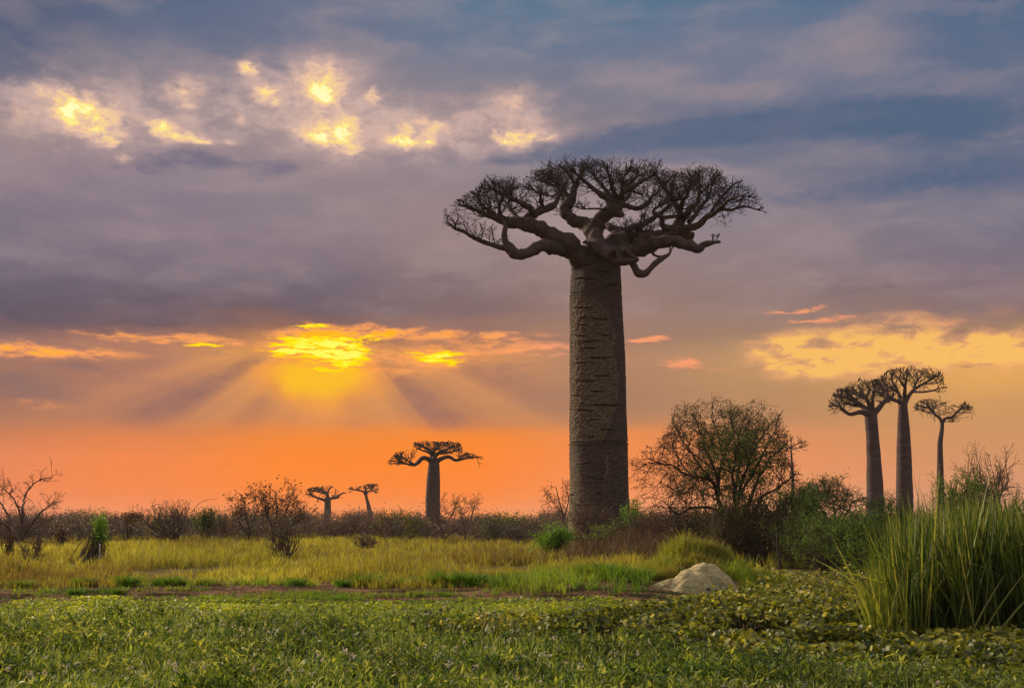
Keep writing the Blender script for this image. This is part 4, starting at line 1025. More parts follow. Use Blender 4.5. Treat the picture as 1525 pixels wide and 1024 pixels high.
vine_post()
for args in [
    ('dry_bush', 'rounded twiggy bare bush with one long arching shoot, in the scrub at left', 257, 811, 92, 92, 62, 'dry_wood', 'leaf_olive', 500, 12, 41),
    ('small_tree', 'small dark flat-topped tree left of the rounded bush with the arching shoot', 192, 811, 95, 40, 44, 'dark_wood', 'leaf_brown', 900, 4, 42),
    ('green_bush', 'dense dark green round bush just right of the bush with the arching shoot', 305, 808, 100, 32, 48, 'dark_wood', 'leaf_dark', 2600, 6, 43),
    ('dry_bush', 'thin upright twiggy bush right of the dense dark green round bush', 327, 810, 96, 30, 46, 'dry_wood', 'leaf_brown', 160, 6, 44),
    ('dry_bush', 'small brown dead bush standing in the grass just left of the vine-covered stump', 94, 820, 74, 18, 30, 'dark_wood', 'leaf_brown', 300, 6, 45),
    ('dry_bush', 'brown dead stalk clump in the grass at the left picture edge', 9, 850, 46, 18, 44, 'dark_wood', 'leaf_brown', 300, 6, 46),
    ('dry_bush', 'low grey-brown dead bush in the grass between left edge and vine-covered stump', 48, 856, 44, 42, 46, 'dry_wood', 'leaf_brown', 150, 9, 47),
    ('dry_bush', 'wide dry bush standing forward in the yellow grass, left of the small far baobabs', 424, 843, 47, 62, 74, 'dry_wood', 'leaf_olive', 420, 12, 48),
    ('dry_bush', 'dark bushy scrub tree just right of the bent far baobab', 585, 808, 104, 52, 46, 'dark_wood', 'leaf_olive', 1500, 8, 49),
    ('dry_bush', 'thin scrub bush between the two small far baobabs', 517, 806, 108, 46, 42, 'dry_wood', 'leaf_brown', 500, 7, 50),
    ('dry_bush', 'olive scrub bush with loose leaves left of the distant column-trunk baobab', 612, 811, 92, 30, 40, 'dry_wood', 'leaf_olive', 700, 7, 51),
    ('dry_bush', 'reddish leafless shrub in the meadow, left of the bright green bush by the huge baobab', 775, 815, 70, 60, 30, 'dry_wood', None, 0, 9, 52),
    ('green_bush', 'grey-green rounded bush left of the huge baobab, behind the sapling', 752, 806, 112, 70, 40, 'dark_wood', 'leaf_mid', 1600, 9, 53),
    ('dry_bush', 'leafless brown bush low in the yellow grass below the distant column-trunk baobab', 545, 818, 66, 34, 26, 'dry_wood', None, 0, 9, 54),
]:
    nm, lab, px, py, Y, w, h, wood, leaf, nl, st, sd = args
    shrub(nm, lab, 'bush' if 'bush' in nm else 'tree', px, py, Y, w, h, wood, leaf, nl, .16 if Y > 60 else .07, stems=st, seed=sd, group=G_SH if nm == 'dry_bush' else None, rmin=.012 if Y > 60 else .006,
          umbrella=(nm == 'small_tree'))
# long arching shoot belongs to the rounded bush
_bush = [o for o in SC.objects if o.get('label', '').startswith('rounded twiggy bare bush')][0]
_b = Buf(); _s = spline([np.append(P(x, y, 92), q) for x, y, q in [(275, 800, .03), (284, 768, .028), (297, 749, .024), (310, 744, .018), (325, 742, .01)]], 24); tube(_b, _s[:, :3], _s[:, 3], 5); _b.build('arching_shoot', M['dry_wood'], _bush)

traced_tree('small_tree', 'slim tree with few round leaves, left of the two saplings before the far baobabs', 'tree', 88, (370, 812),
            [[(370, 814, 1.6), (371, 790, 1.2), (366, 765, .9), (362, 745, .5)], [(371, 790, 1), (381, 765, .8, 1), (389, 742, .5, 1)], [(370, 798, 1), (358, 780, .7, -1), (352, 762, .4, -1)]],
            'dark_wood', dict(n=12, L=.8, r=.02, levels=3, rmin=.012), 'leaf_brown', 380, .22, seed=61)
traced_tree('small_tree', 'broad open tree with scattered leaves, right of the two saplings before the far baobabs', 'tree', 86, (408, 812),
            [[(408, 815, 2), (406, 790, 1.6), (398, 765, 1.1), (392, 740, .6)], [(407, 795, 1.3), (420, 770, 1, 1), (432, 745, .5, 1)], [(406, 790, 1.2), (412, 765, .9, -1), (410, 740, .5, -1)], [(407, 800, 1), (438, 780, .8, 1), (452, 765, .4, 1)]],
            'dark_wood', dict(n=18, L=.95, r=.022, levels=3, rmin=.012), 'leaf_brown', 900, .2, seed=62)
traced_tree('bare_tree', 'crooked brown leafless tree in the scrub just right of the distant column-trunk baobab', 'tree', 86, (664, 812),
            [[(664, 814, 2.2), (658, 790, 1.8), (652, 772, 1.2), (655, 757, .5)], [(660, 795, 1.5), (668, 775, 1.1, 1), (676, 760, .9, 1), (678, 747, .5)], [(662, 803, 1.5), (676, 790, 1, -1), (690, 778, .5, -1)], [(656, 788, 1), (646, 778, .6, 2)]],
            'dry_wood', dict(n=13, L=.8, r=.02, levels=3, rmin=.012), seed=63)
traced_tree('bare_tree', 'thin forked tree with leafy tips, between the distant column-trunk baobab and the huge one', 'tree', 84, (693, 812),
            [[(693, 814, 1.6), (694, 790, 1.3), (702, 770, .9, 1), (708, 752, .5, 1)], [(694, 795, 1), (688, 775, .8, -1), (686, 760, .4, -1)]],
            'dry_wood', dict(n=12, L=.7, r=.018, levels=3, rmin=.012), 'leaf_olive', 140, .16, seed=64)
traced_tree('small_tree', 'wispy brown-leaved sapling touching the left side of the huge baobab', 'tree', 76, (842, 815),
            [[(842, 818, 1.8), (840, 780, 1.4), (834, 750, 1), (828, 725, .5)], [(841, 770, 1.1), (846, 745, .8, 1), (843, 722, .4, 1)], [(838, 765, 1), (824, 748, .6, -1), (818, 740, .3, -1)]],
            'dry_wood', dict(n=11, L=.5, r=.018, levels=3, rmin=.009), 'leaf_brown', 380, .12, seed=65)
shrub('green_bush', 'bright green leafy bush low in front of the left foot of the huge baobab', 'bush', 824, 838, 50, 56, 52, 'dark_wood', 'leaf_bright', 3600, .085, stems=10, seed=66)
shrub('green_bush', 'fresh green bush against the right foot of the huge baobab', 'bush', 948, 815, 69, 50, 62, 'dark_wood', 'leaf_bright', 2200, .11, stems=8, seed=67)
shrub('green_bush', 'small half-green bush in the brown brush right in front of the huge trunk', 'bush', 906, 830, 56, 66, 50, 'dry_wood', 'leaf_mid', 1300, .08, stems=9, seed=68)
shrub('dry_bush', 'tangled reddish-brown bush in front of the huge trunk', 'bush', 888, 825, 60, 96, 74, 'dry_wood', 'leaf_brown', 1500, .08, stems=14, seed=69, group='dry bushes at the foot of the huge baobab', levels=4)
shrub('dry_bush', 'tall reddish-brown bush between the huge trunk and the thorn tree', 'bush', 965, 822, 58, 90, 62, 'dry_wood', 'leaf_brown', 2000, .08, stems=16, seed=70, group='dry bushes at the foot of the huge baobab')
shrub('dry_bush', 'grey-brown bush under the left boughs of the thorn tree', 'bush', 1025, 825, 52, 90, 78, 'dark_wood', 'leaf_brown', 2600, .08, stems=20, seed=71, group='dry bushes at the foot of the huge baobab')
shrub('dry_bush', 'dark dense bush massed round the stems of the thorn tree', 'bush', 1098, 838, 48, 140, 84, 'dark_wood', 'leaf_brown', 5000, .08, stems=26, seed=88, open_=1.0, group='dry bushes at the foot of the huge baobab')
shrub('small_tree', 'slender bush with sparse leaves standing against the sunset left of the thorn tree', 'bush', 1000, 800, 78, 62, 58, 'dry_wood', 'leaf_olive', 800, .12, stems=6, seed=72)

traced_tree('thorn_tree', 'large dark round-topped thorn tree with brown leaf tips, right of the huge baobab', 'tree', 46, (1090, 838),
            [[(1088, 842, 5), (1080, 800, 4.2), (1074, 770, 3.6), (1070, 735, 3, .4), (1069, 712, 2.6, .6), (1078, 680, 2, .8), (1089, 648, 1.5, 1), (1090, 614, .8, 1)],
             [(1074, 770, 3), (1066, 735, 2.6, -.4), (1060, 716, 2.2, -.6), (1030, 710, 1.7, -.8), (997, 694, 1.2, -1), (963, 681, .6, -1)],
             [(1072, 775, 2.6, .2), (1062, 758, 2.4, .4), (1033, 755, 1.9, .8), (1012, 764, 1.5, 1), (985, 745, .8, 1.2)],
             [(1092, 842, 4.4), (1094, 800, 3.8), (1096, 766, 3.2, -.3), (1110, 706, 2.2, -.6), (1130, 657, 1.4, -.8), (1156, 622, .7, -.8)],
             [(1100, 842, 4), (1106, 790, 3.2, .4), (1116, 746, 2.6, .8), (1143, 690, 1.7, 1.2), (1176, 655, .7, 1.5)],
             [(1098, 800, 3, -.5), (1128, 750, 2.2, -1), (1160, 722, 1.4, -1.4), (1190, 706, .7, -1.6)],
             [(1070, 720, 2, -.8), (1056, 680, 1.6, -1.2), (1044, 645, 1.1, -1.6), (1030, 615, .6, -1.8)],
             [(1078, 690, 2, .8), (1070, 650, 1.4, 1.6), (1058, 618, .7, 2)],
             [(1090, 760, 3, 1), (1100, 700, 2, 2), (1112, 650, 1.3, 2.8), (1120, 612, .6, 3)],
             [(1096, 770, 3, -.8), (1092, 710, 2, -1.8), (1100, 660, 1.3, -2.4), (1108, 622, .6, -2.8)],
             [(1100, 740, 2.2, .2), (1128, 690, 1.7, .4), (1150, 645, 1.1, .6), (1166, 612, .6, .7)], [(1062, 716, 1.9, -.6), (1036, 682, 1.4, -.3), (1014, 650, 1, 0), (1002, 620, .5, .2)],
             [(1030, 710, 1.3, -.8), (1010, 680, .9, -.2), (1000, 650, .5, .2)], [(1040, 714, 1.3, -.8), (1020, 735, .8, -1.2), (990, 722, .5, -1.4)],
             [(1086, 700, 1.6), (1060, 695, 1.2, -1.6), (1025, 668, .8, -2.2), (1008, 640, .4, -2.4)],
             [(1105, 780, 2, -1), (1120, 800, 1.4, -1.8), (1128, 830, .8, -2.2)], [(1110, 770, 2, -.6), (1150, 770, 1.3, -1.2), (1168, 800, .7, -1.6)],
             [(1100, 842, 2.4, -1), (1112, 815, 1.8, -1.6), (1117, 795, 1, -1.8)], [(1126, 842, 2.2, -1), (1134, 820, 1.6, -1.2), (1138, 805, .8, -1.4)]],
            'dark_wood', dict(n=14, L=1.3, r=.022, levels=4, kids=1.75, rmin=.0055, spread=.7, up=.03, **{'from': .25}), 'leaf_brown', 12000, .08, seed=73,
            env=[(940, 690), (952, 672), (985, 664), (996, 640), (1004, 614), (1040, 606), (1060, 602), (1090, 600), (1110, 604), (1140, 600), (1158, 606), (1170, 640), (1182, 690), (1200, 720), (1210, 760)],
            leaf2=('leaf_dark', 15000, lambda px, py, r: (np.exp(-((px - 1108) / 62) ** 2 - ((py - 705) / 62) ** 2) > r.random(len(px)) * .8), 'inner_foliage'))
def hanging_vines():
    r = np.random.default_rng(9); Y = 44.6; c = P(1120, 845, Y); z0 = float(gz(c[0], Y))
    root = thing('hanging_creeper', (c[0], Y, z0), 'curtain of yellow-green creeper hanging at the foot of the thorn tree', 'creeper')
    tb = Buf(); pos = []
    for k in range(260):
        px = r.uniform(1060, 1172); p1 = P(px, r.uniform(735, 790), Y + r.normal(0, .4)); p0 = P(px + r.normal(0, 9), r.uniform(800, 845), Y + r.normal(0, .3)); p0[2] = max(p0[2], z0)
        q = spline([p1, (p0 + p1) / 2 + r.normal(0, .1, 3), p0], 10); tube(tb, q, np.linspace(.014, .008, len(q)), 4)
        if r.random() < .6: pos.append(q[r.integers(0, len(q), 40)] + r.normal(0, .06, (40, 3)))
    tb.build('stems', M['dry_wood'], root); pos = np.concatenate(pos)
    fb = Buf(); leaves(fb, pos, .085, None, r); fb.build('foliage', M['leaf_olive'], root)


hanging_vines()
# dark stake beside the thorn tree
_p = P(1161, 866, 36.0); _z = float(gz(_p[0], 36.0)); _b = Buf()
_s = spline([(_p[0], 36, _z - .1, .05), (_p[0] + .03, 36, _z + .6, .045), (_p[0] - .02, 36.02, _z + 1.1, .04), (_p[0] + .01, 36, P(1161, 792, 36)[2], .03)], 20)
tube(_b, _s[:, :3], _s[:, 3], 8, .2)
tag(_b.build('wooden_stake', M['dark_wood'], smooth=True), 'dark upright stake at the water weeds below the right side of the thorn tree', 'stake')

traced_tree('acacia_tree', 'flat-topped umbrella acacia left of the three tall baobabs', 'tree', 66, (1243, 822),
            [[(1243, 826, 3), (1242, 795, 2.4), (1236, 778, 1.8), (1222, 758, 1.3, 1), (1206, 744, .9, 1), (1188, 738, .5, 1)],
             [(1242, 795, 2), (1244, 770, 1.6, 1), (1240, 750, 1.1, 2), (1232, 730, .7, 2), (1222, 717, .4, 2)],
             [(1243, 800, 2.2), (1254, 778, 1.7, -1), (1266, 757, 1.2, -1), (1278, 744, .8, -1), (1292, 738, .4, -1)],
             [(1246, 785, 1.6), (1256, 758, 1.1, 1), (1262, 738, .7, 1), (1266, 724, .4, 1)], [(1226, 765, 1.2), (1208, 756, .8, -1), (1190, 752, .4, -1)], [(1243, 800, 1.6), (1226, 785, 1.1, -2), (1210, 768, .7, -3), (1196, 762, .4, -3)]],
            'dark_wood', dict(n=22, L=1.5, r=.03, levels=4, kids=1.8, rmin=.010, up=.0, up0=.1, spread=.6), 'leaf_dark', 4200, .12, seed=75,
            env=[(1180, 742), (1190, 722), (1212, 712), (1240, 712), (1262, 718), (1285, 728), (1302, 742)])
shrub('dark_bush', 'dark tangled bush at the right flank of the thorn tree, below the young pole-like baobab', 'bush', 1192, 840, 54, 96, 104, 'dark_wood', 'leaf_dark', 9000, .09, stems=16, seed=76, levels=4)
shrub('green_bush', 'low dull green bush behind the water weeds, between the stake and the tall reeds', 'bush', 1225, 856, 41, 130, 82, 'dry_wood', 'leaf_mid', 7000, .075, stems=22, seed=77, open_=1.2)
shrub('green_bush', 'yellow-green leafy bush just left of the tall reeds', 'bush', 1290, 862, 38, 86, 92, 'dark_wood', 'leaf_mid', 9000, .06, stems=22, seed=78, open_=1.0, low=.1)
shrub('green_bush', 'feathery bush at the foot of the left two of the three tall baobabs', 'bush', 1330, 822, 60, 90, 86, 'dark_wood', 'leaf_mid', 4500, .09, stems=12, seed=79)
shrub('green_bush', 'big green bush showing over the reeds, right of the slender crooked baobab', 'bush', 1442, 830, 52, 104, 126, 'dark_wood', 'leaf_mid', 8000, .085, stems=14, seed=80)
shrub('bare_tree', 'pinkish twiggy tree almost bare of leaves above the reeds at the right edge', 'tree', 1490, 825, 62, 104, 156, 'dry_wood', 'leaf_brown', 1400, .09, stems=5, levels=5, seed=81, open_=.75)

# dry brush round the foot of the huge tree (uncountable thin stalks)
def brush():
    r = np.random.default_rng(12); bb = Buf()
    n = 5200; px = r.uniform(690, 1180, n); Y = r.uniform(44, 70, n)
    dens = np.clip((px - 780) / 90, .12, 1) * np.where(px > 1150, .5, 1)
    k = (r.random(n) < dens * (.3 + n2(px * .1, Y, .4, 3))); px, Y = px[k], Y[k]
    x = (px - 762.5) / FPX * Y * 1.01; pos = np.stack([x, Y, gz(x, Y)], -1)
    h = (.3 + 1.9 * r.random(len(x)) * n2(x, Y, .5, 6)) * np.interp(px, [690, 800, 900, 1180], [.35, .5, 1.15, 1.25])
    clumps(bb, x, Y, h, r.random(len(x)), 7, .018, r)
    tag(bb.build('dry_brush', M['brush']), 'reddish-brown tangle of dry stalks round the feet of the huge baobab and the thorn tree', 'brush', kind='stuff')



# far scrub belt
def scrub():
    r = np.random.default_rng(13); bb = Buf()
    tmpl = []
    for v in range(5):
        S, tip, _ = grow(np.zeros((6, 3)), nrm(r.normal(0, .7, (6, 3)) + UP * 1.1), np.full(6, .05), np.full(6, 1.1), 4, 3, 2.0, .7, .08, .25, .68, .6, .8, None, r)
        tmpl.append((S, tip))
    def one(x, Y, H, W, v, nl, ls):
        S, tip = tmpl[v]; a = r.uniform(0, 6.28); ca, sa = math.cos(a), math.sin(a); Rm = np.array([[ca, -sa, 0], [sa, ca, 0], [0, 0, 1]])
        top = np.percentile(S[1][:, 2], 98); wx = np.percentile(np.hypot(S[1][:, 0], S[1][:, 1]), 95)
        sc = np.array([W / 2 / wx, W / 2 / wx, H / top]); z = float(gz(x, Y)); o = np.array([x, Y, z])
        sel = r.random(len(S[0])) < .5
        A = S[0][sel] @ Rm.T * sc + o; B = S[1][sel] @ Rm.T * sc + o
        t = np.full(len(A), r.random() * .5)
        prisms(bb, A, B, np.maximum(S[2][sel] * 1.2, .025), np.maximum(S[3][sel] * 1.2, .02), 3, t)
        pts = np.concatenate([tip, S[1]]) @ Rm.T * sc + o
        i = r.integers(0, len(pts), nl)
        pos = pts[i] + r.normal(0, .25, (nl, 3)); pos[:, 2] = np.maximum(pos[:, 2], z)
        leaves(bb, pos, ls, np.clip(r.normal(r.random(), .2, nl), 0, 1), r)
    for k in range(640):
        Y = 100 + 150 * r.random() ** 1.4
        px = r.uniform(-90, 1620); x = (px - 762.5) / FPX * Y
        topz = EYE + (-1 + 20 * float(n2(px * .022, 0, 1, 4)) + r.normal(0, 3.5)) * Y / FPX
        one(x, Y, max(1.4, topz * r.uniform(.8, 1.02)), r.uniform(3, 7.5), int(r.integers(0, 5)), 620, .17)
    tag(bb.build('far_scrub', M['scrub']), 'purple-brown belt of far scrub all along the horizon', 'scrub', kind='stuff')


scrub()

# ------------------------------------------------------------------ meadow and bank
def clumps(bb, x, Y, hc, tc, q, w, r):
    m = len(x); a = r.uniform(0, 6.283, (m, q)); rr_ = np.abs(r.normal(0, 1, (m, q))) * (.03 + .12 * hc[:, None])
    pos = np.stack([x[:, None] + np.cos(a) * rr_, Y[:, None] + np.sin(a) * rr_, np.zeros((m, q))], -1).reshape(-1, 3); pos[:, 2] = gz(pos[:, 0], pos[:, 1])
    bd = np.stack([np.cos(a), np.sin(a), a * 0], -1).reshape(-1, 3) * np.abs(r.normal(.25, .35, (m * q, 1)))
    blades(bb, pos, np.repeat(hc, q) * r.uniform(.5, 1.2, m * q), w, .16, np.clip(np.repeat(tc, q) + r.normal(0, .1, m * q), 0, 1), r, bend=bd)


def meadow():
    r = np.random.default_rng(14); bb = Buf()
    n = 42000
    Y = 29.3 * (125 / 29.3) ** (r.random(n) ** .9); x = r.uniform(-1, 1, n) * (.53 * Y + 4)
    edge = 30.4 + 2.4 * (n2(x, x * 0, .25, 4) - .5) * 2 + 2.2 * (n2(x, Y, 1.1, 14) - .5)
    px = 762.5 + FPX * x / Y
    k = (Y > edge) & ~((px > 1040) & (Y < 42)) & (n2(x, Y, .35, 3) * .9 + n2(x, Y, 1.6, 33) * .5 + r.random(n) * .25 > .80)
    x, Y, px = x[k], Y[k], px[k]
    hc = (.14 + .60 * np.clip(n2(x, Y, .22, 7) * 1.8 - .45, 0, 1)) * r.uniform(.55, 1.35, len(x)) * np.where(Y < 33, .7, 1)
    back = np.clip((Y - 66) / 25, 0, 1)
    tc = np.clip(.02 + .95 * (n2(x, Y * .6, .13, 9, 4) * 1.9 - .45) + r.normal(0, .13, len(x)) - .35 * back * (n2(x, Y, .09, 60) > .5), 0, 1)
    q = 13; m = len(x)
    a = r.uniform(0, 6.283, (m, q)); rr_ = np.abs(r.normal(0, 1, (m, q))) * (.05 + .10 * hc[:, None])
    pos = np.stack([x[:, None] + np.cos(a) * rr_, Y[:, None] + np.sin(a) * rr_, np.zeros((m, q))], -1).reshape(-1, 3); pos[:, 2] = gz(pos[:, 0], pos[:, 1])
    bd = np.stack([np.cos(a), np.sin(a), a * 0], -1).reshape(-1, 3) * np.abs(r.normal(.12, .22, (m * q, 1)))
    YY = np.repeat(Y, q)
    blades(bb, pos, np.repeat(hc, q) * r.uniform(.5, 1.2, m * q), .008 + .00022 * YY, .16, np.clip(np.repeat(tc, q) + r.normal(0, .1, m * q), 0, 1), r, bend=bd)
    tag(bb.build('meadow_grass', M['meadow']), 'yellow-green meadow of tall grass between the dirt strip and the scrub', 'grass', kind='stuff')
    # greener growth along the lower edge of the meadow and the right bank
    bb = Buf(); n = 70000
    px = r.uniform(-60, 1165, n); Y = r.uniform(28.0, 36, n); x = (px - 762.5) / FPX * Y
    pxs = px + (n2(x, Y, .7, 71) - .5) * 260
    f = np.where(pxs < 700, np.exp(-((Y - 30.9 - 1.2 * (n2(x, x * 0, .3, 4) - .5)) / .7) ** 2) * .8 * (n2(x, Y, .5, 5) > .44), np.where(px < 965, np.exp(-((Y - 30.6) / 2.6) ** 2), .0))
    f = f * np.clip(n2(x, Y, 1.1, 11) * 2.2 - .45, 0, 1)
    k = r.random(n) < f * .13; x, Y, px = x[k], Y[k], px[k]
    clumps(bb, x, Y, (.08 + .46 * np.clip(n2(x, Y, 1.1, 8) * 1.8 - .4, 0, 1) * np.clip((px - 560) / 250, .45, 1)) * r.uniform(.5, 1.4, len(x)), np.clip(n2(x, Y, .6, 3) * 1.7 - .35 + r.normal(0, .18, len(x)), 0, 1), 13, .014, r)
    n = 5200; pxb = r.uniform(-40, 760, n); Yb = r.uniform(25.4, 29.0, n); xb = (pxb - 762.5) / FPX * Yb
    k = (n2(xb * .5, Yb * 1.6, .8, 41) + r.random(n) * .14 > .66) & (r.random(n) < np.where((pxb > 260), 1, .35)); xb, Yb = xb[k], Yb[k]
    clumps(bb, xb, Yb, r.uniform(.05, .16, len(xb)), np.clip(r.normal(.35, .25, len(xb)), 0, 1), 10, .012, r)
    tag(bb.build('bank_grass', M['green_grass']), 'fresh green grass along the lower meadow edge and the bank left of the clay heap', 'grass', kind='stuff')
    bb = Buf(); n = 3600
    x = 5.6 + r.normal(0, 1.4, n); Y = 31.8 + r.normal(0, 1.2, n)
    k = (Y > 29.0) & ((Y > 30.3) | (x < 3.9) | (x > 6.3)) & (x < 7.7) & (n2(x, Y, 1.3, 5) + r.random(n) * .4 > .50); x, Y = x[k], Y[k]
    clumps(bb, x, Y, (.07 + .42 * np.clip(n2(x, Y, 1.6, 8) * 2.2 - .65, 0, 1)) * r.uniform(.5, 1.4, len(x)), np.clip(n2(x, Y, .9, 4) * 1.5 - .02 + r.normal(0, .16, len(x)), 0, 1), 14, .013, r)
    tag(bb.build('berm_grass', M['lime_grass']), 'lime green grass covering the hump behind the pale clay heap', 'grass', kind='stuff')


meadow()
brush()


def litter():
    r = np.random.default_rng(44); bb = Buf(); n = 16000
    Y = r.uniform(25.2, 31.5, n); x = r.uniform(-1, .35, n) * (.5 * Y + 2)
    k = n2(x, Y * 1.4, .8, 77) + r.random(n) * .3 > .6; x, Y = x[k], Y[k]; m = len(x)
    leaves(bb, np.stack([x, Y, gz(x, Y) + .012], -1), .07, r.random(m), r, flat=.8)
    P0 = np.stack([x[:2500], Y[:2500], gz(x[:2500], Y[:2500]) + .015], -1); d = nrm(r.normal(0, 1, P0.shape) * np.array([1, 1, .12]))
    prisms(bb, P0, P0 + d * r.uniform(.08, .4, (len(P0), 1)), .006, .004, 3, r.random(len(P0)))
    tag(bb.build('dry_litter', M['dry_grass']), 'dead leaves and straw strewn over the reddish dirt strip', 'litter', kind='stuff')


litter()


def tufts():
    r = np.random.default_rng(15)
    bb = Buf(); n = 620; a = r.uniform(0, 6.28, n); q = np.abs(r.normal(0, .13, n)) * (1 + .4 * np.sin(a * 3))
    d = np.stack([np.cos(a), np.sin(a), a * 0], -1)
    pos = d * q[:, None]
    blades(bb, pos, r.uniform(.10, .40, n) * (1 - q * .9), .012, .3, np.clip(r.normal(.12, .15, n), 0, 1), r, bend=d * r.uniform(.2, 1.1, n)[:, None])
    spots = [(33, 884, 1.0, 'leftmost small green tuft at the picture edge'), (112, 890, .8, 'green tuft low on the dirt strip, below the vine-covered stump'), (190, 883, 1.3, 'wide dark green tuft a little right of the vine-covered stump'),
             (122, 880, 1.1, 'dark tuft at the meadow edge under the vine-covered stump'), (238, 881, .8, 'small tuft left of the twin tufts beneath the rounded bare bush'), (252, 876, 1.1, 'left of the twin tufts beneath the rounded bare bush'), (271, 876, .9, 'brownish right one of the twin tufts beneath the rounded bare bush'),
             (304, 880, .9, 'round tuft right of the twin tufts, at the dirt strip'), (177, 889, .7, 'tiny tuft on the open dirt, second from the left edge'), (442, 878, 1.0, 'tuft under the wide forward dry bush'), (512, 878, .9, 'tuft below the small far baobabs'),
             (547, 876, 1.5, 'big dark green tuft below the bent far baobab'), (601, 877, 1.1, 'tuft left of the pair beneath the distant column-trunk baobab'), (633, 876, 1.2, 'left tuft of the pair beneath the distant column-trunk baobab'), (666, 872, 1.7, 'tall spreading tuft beneath the distant column-trunk baobab'),
             (704, 873, 1.5, 'tall tuft at the start of the green bank'), (748, 885, .8, 'low tuft on the mud in front of the green bank'), (870, 878, 1.3, 'bushy tuft on the bank below the huge baobab'), (893, 868, 2.1, 'tallest bushy tuft on the bank, below the huge trunk'), (915, 884, 1.4, 'rounded tuft at the water weeds left of the clay heap'), (950, 880, 1.5, 'rounded bright tuft touching the left end of the clay heap')]
    first = bb.build('grass_tuft', M['green_grass'])
    for i, (px, py, s, lab) in enumerate(spots):
        o = first if i == 0 else first.copy()
        if i: SC.collection.objects.link(o)
        Y = min(ground_Y(px, py), 30.5); x = P(px, py, Y)[0]
        o.location = (x, Y, float(gz(x, Y)) - .01); o.rotation_euler = (0, 0, r.uniform(0, 6.28)); o.scale = (s * 1.05, s * 1.05, s * .8)
        tag(o, lab, 'grass tuft', 'green tufts along the dirt strip and bank')


tufts()


def heap():
    m, b = new_mat('clay_heap')
    pos = b.n.new('ShaderNodeTexCoord').outputs['Object']
    n = b.noise(pos, 3.5, 7, .7, .6); nf = b.noise(b.v('MULTIPLY', pos, (1, 1, 2.5)), 12, 5, .7); nb = b.noise(pos, 1.1, 3, .5)
    c = b.mix(b.ss(n, .38, .62), (.40, .30, .145), (.58, .47, .25))
    c = b.mix(b.m('MULTIPLY', b.ss(nb, .5, .62), .55), c, (.24, .22, .09))
    c = b.mix(b.m('MULTIPLY', b.ss(nf, .55, .7), .6), c, (.24, .18, .09))
    vr = b.n.new('ShaderNodeTexVoronoi'); vr.feature = 'DISTANCE_TO_EDGE'; vr.inputs['Scale'].default_value = 5.0; b.l.new(b.v('ADD', pos, b.v('SCALE', b.noise(pos, 4, 3, .6, col=True), scale=.35)), vr.inputs['Vector'])
    crack = b.m('MULTIPLY', b.m('MULTIPLY', b.ss(vr.outputs[0], .03, .0), .6), b.ss(nb, .46, .58))
    c = b.mix(crack, c, (.06, .04, .025))
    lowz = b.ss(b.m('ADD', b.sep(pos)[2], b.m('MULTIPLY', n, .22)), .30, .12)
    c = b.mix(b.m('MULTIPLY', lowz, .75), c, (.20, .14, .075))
    p = b.n.new('ShaderNodeBsdfPrincipled'); b.put(p.inputs['Base Color'], c); p.inputs['Roughness'].default_value = .95; p.inputs['Specular IOR Level'].default_value = .1
    bp = b.n.new('ShaderNodeBump'); bp.inputs['Strength'].default_value = 1.0; bp.inputs['Distance'].default_value = .07
    b.l.new(b.m('SUBTRACT', b.m('ADD', n, b.m('MULTIPLY', nf, .9)), crack), bp.inputs['Height']); b.l.new(bp.outputs[0], p.inputs['Normal'])
    o = b.n.new('ShaderNodeOutputMaterial'); b.l.new(p.outputs[0], o.inputs[0])
    Y = 29.2; c0 = P(1042, 887, Y); cx = c0[0]
    u = np.linspace(-1.45, 1.3, 150); v = np.linspace(-.95, 1.1, 110); U, W = np.meshgrid(u, v)
    G = lambda u0, w0, su, sw, a: a * np.exp(-np.abs((U - u0) / su) ** 2.4 - np.abs((W - w0) / sw) ** 2.4)
    Z = np.maximum.reduce([G(.18, .12, .68, .54, .68), G(-.2, .02, .58, .46, .50), G(-.62, -.02, .50, .36, .27), G(.55, .05, .42, .40, .50), G(-1.0, -.1, .35, .3, .12)])
    Z = Z + .10 * np.exp(-((U - .1) / 1.1) ** 2 - ((W - .05) / .7) ** 2)
    q = np.stack([U * 2, W * 2, Z * 1.2], -1)
    ang = np.arctan2(W + .25, U - .2)
    gul = np.abs(fbm(np.stack([ang * 3.2, np.hypot(U - .2, W) * .8, Z * 0], -1), 3, 6) - .5)
    Z = Z + np.clip(Z * 3, 0, 1) * ((fbm(q * 1.3, 4, 3) - .5) * .16 - gul * .15) - .03
    Z = Z + gz(U + cx, W + Y) - .05
    X = U + (fbm(q * 1.1, 3, 23) - .5) * .15
    V = np.stack([X + cx, W + Y, Z], -1).reshape(-1, 3); nx = len(u); i = np.arange(len(v) - 1)[:, None]; j = np.arange(nx - 1)[None]
    F = np.stack([i * nx + j, i * nx + j + 1, (i + 1) * nx + j + 1, (i + 1) * nx + j], -1).reshape(-1, 4)
    b2 = Buf(); b2.add(V, [F])
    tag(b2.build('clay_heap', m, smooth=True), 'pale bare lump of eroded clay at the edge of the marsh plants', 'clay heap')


heap()

# ------------------------------------------------------------------ marsh plants
def hy_zone(px, py, Y):
    """where the tall round-leaved plants grow"""
    line = np.interp(px, [560, 640, 700, 800, 900, 960, 1000, 1050, 1100, 1140, 1200], [965, 945, 938, 934, 928, 915, 905, 896, 890, 880, 860])
    low = np.interp(px, [560, 640, 760, 860, 980, 1040, 1100, 1200, 1300, 1400, 1600], [950, 958, 962, 968, 978, 992, 1004, 1014, 1020, 1026, 1045])
    return (py > line) & (py < low)


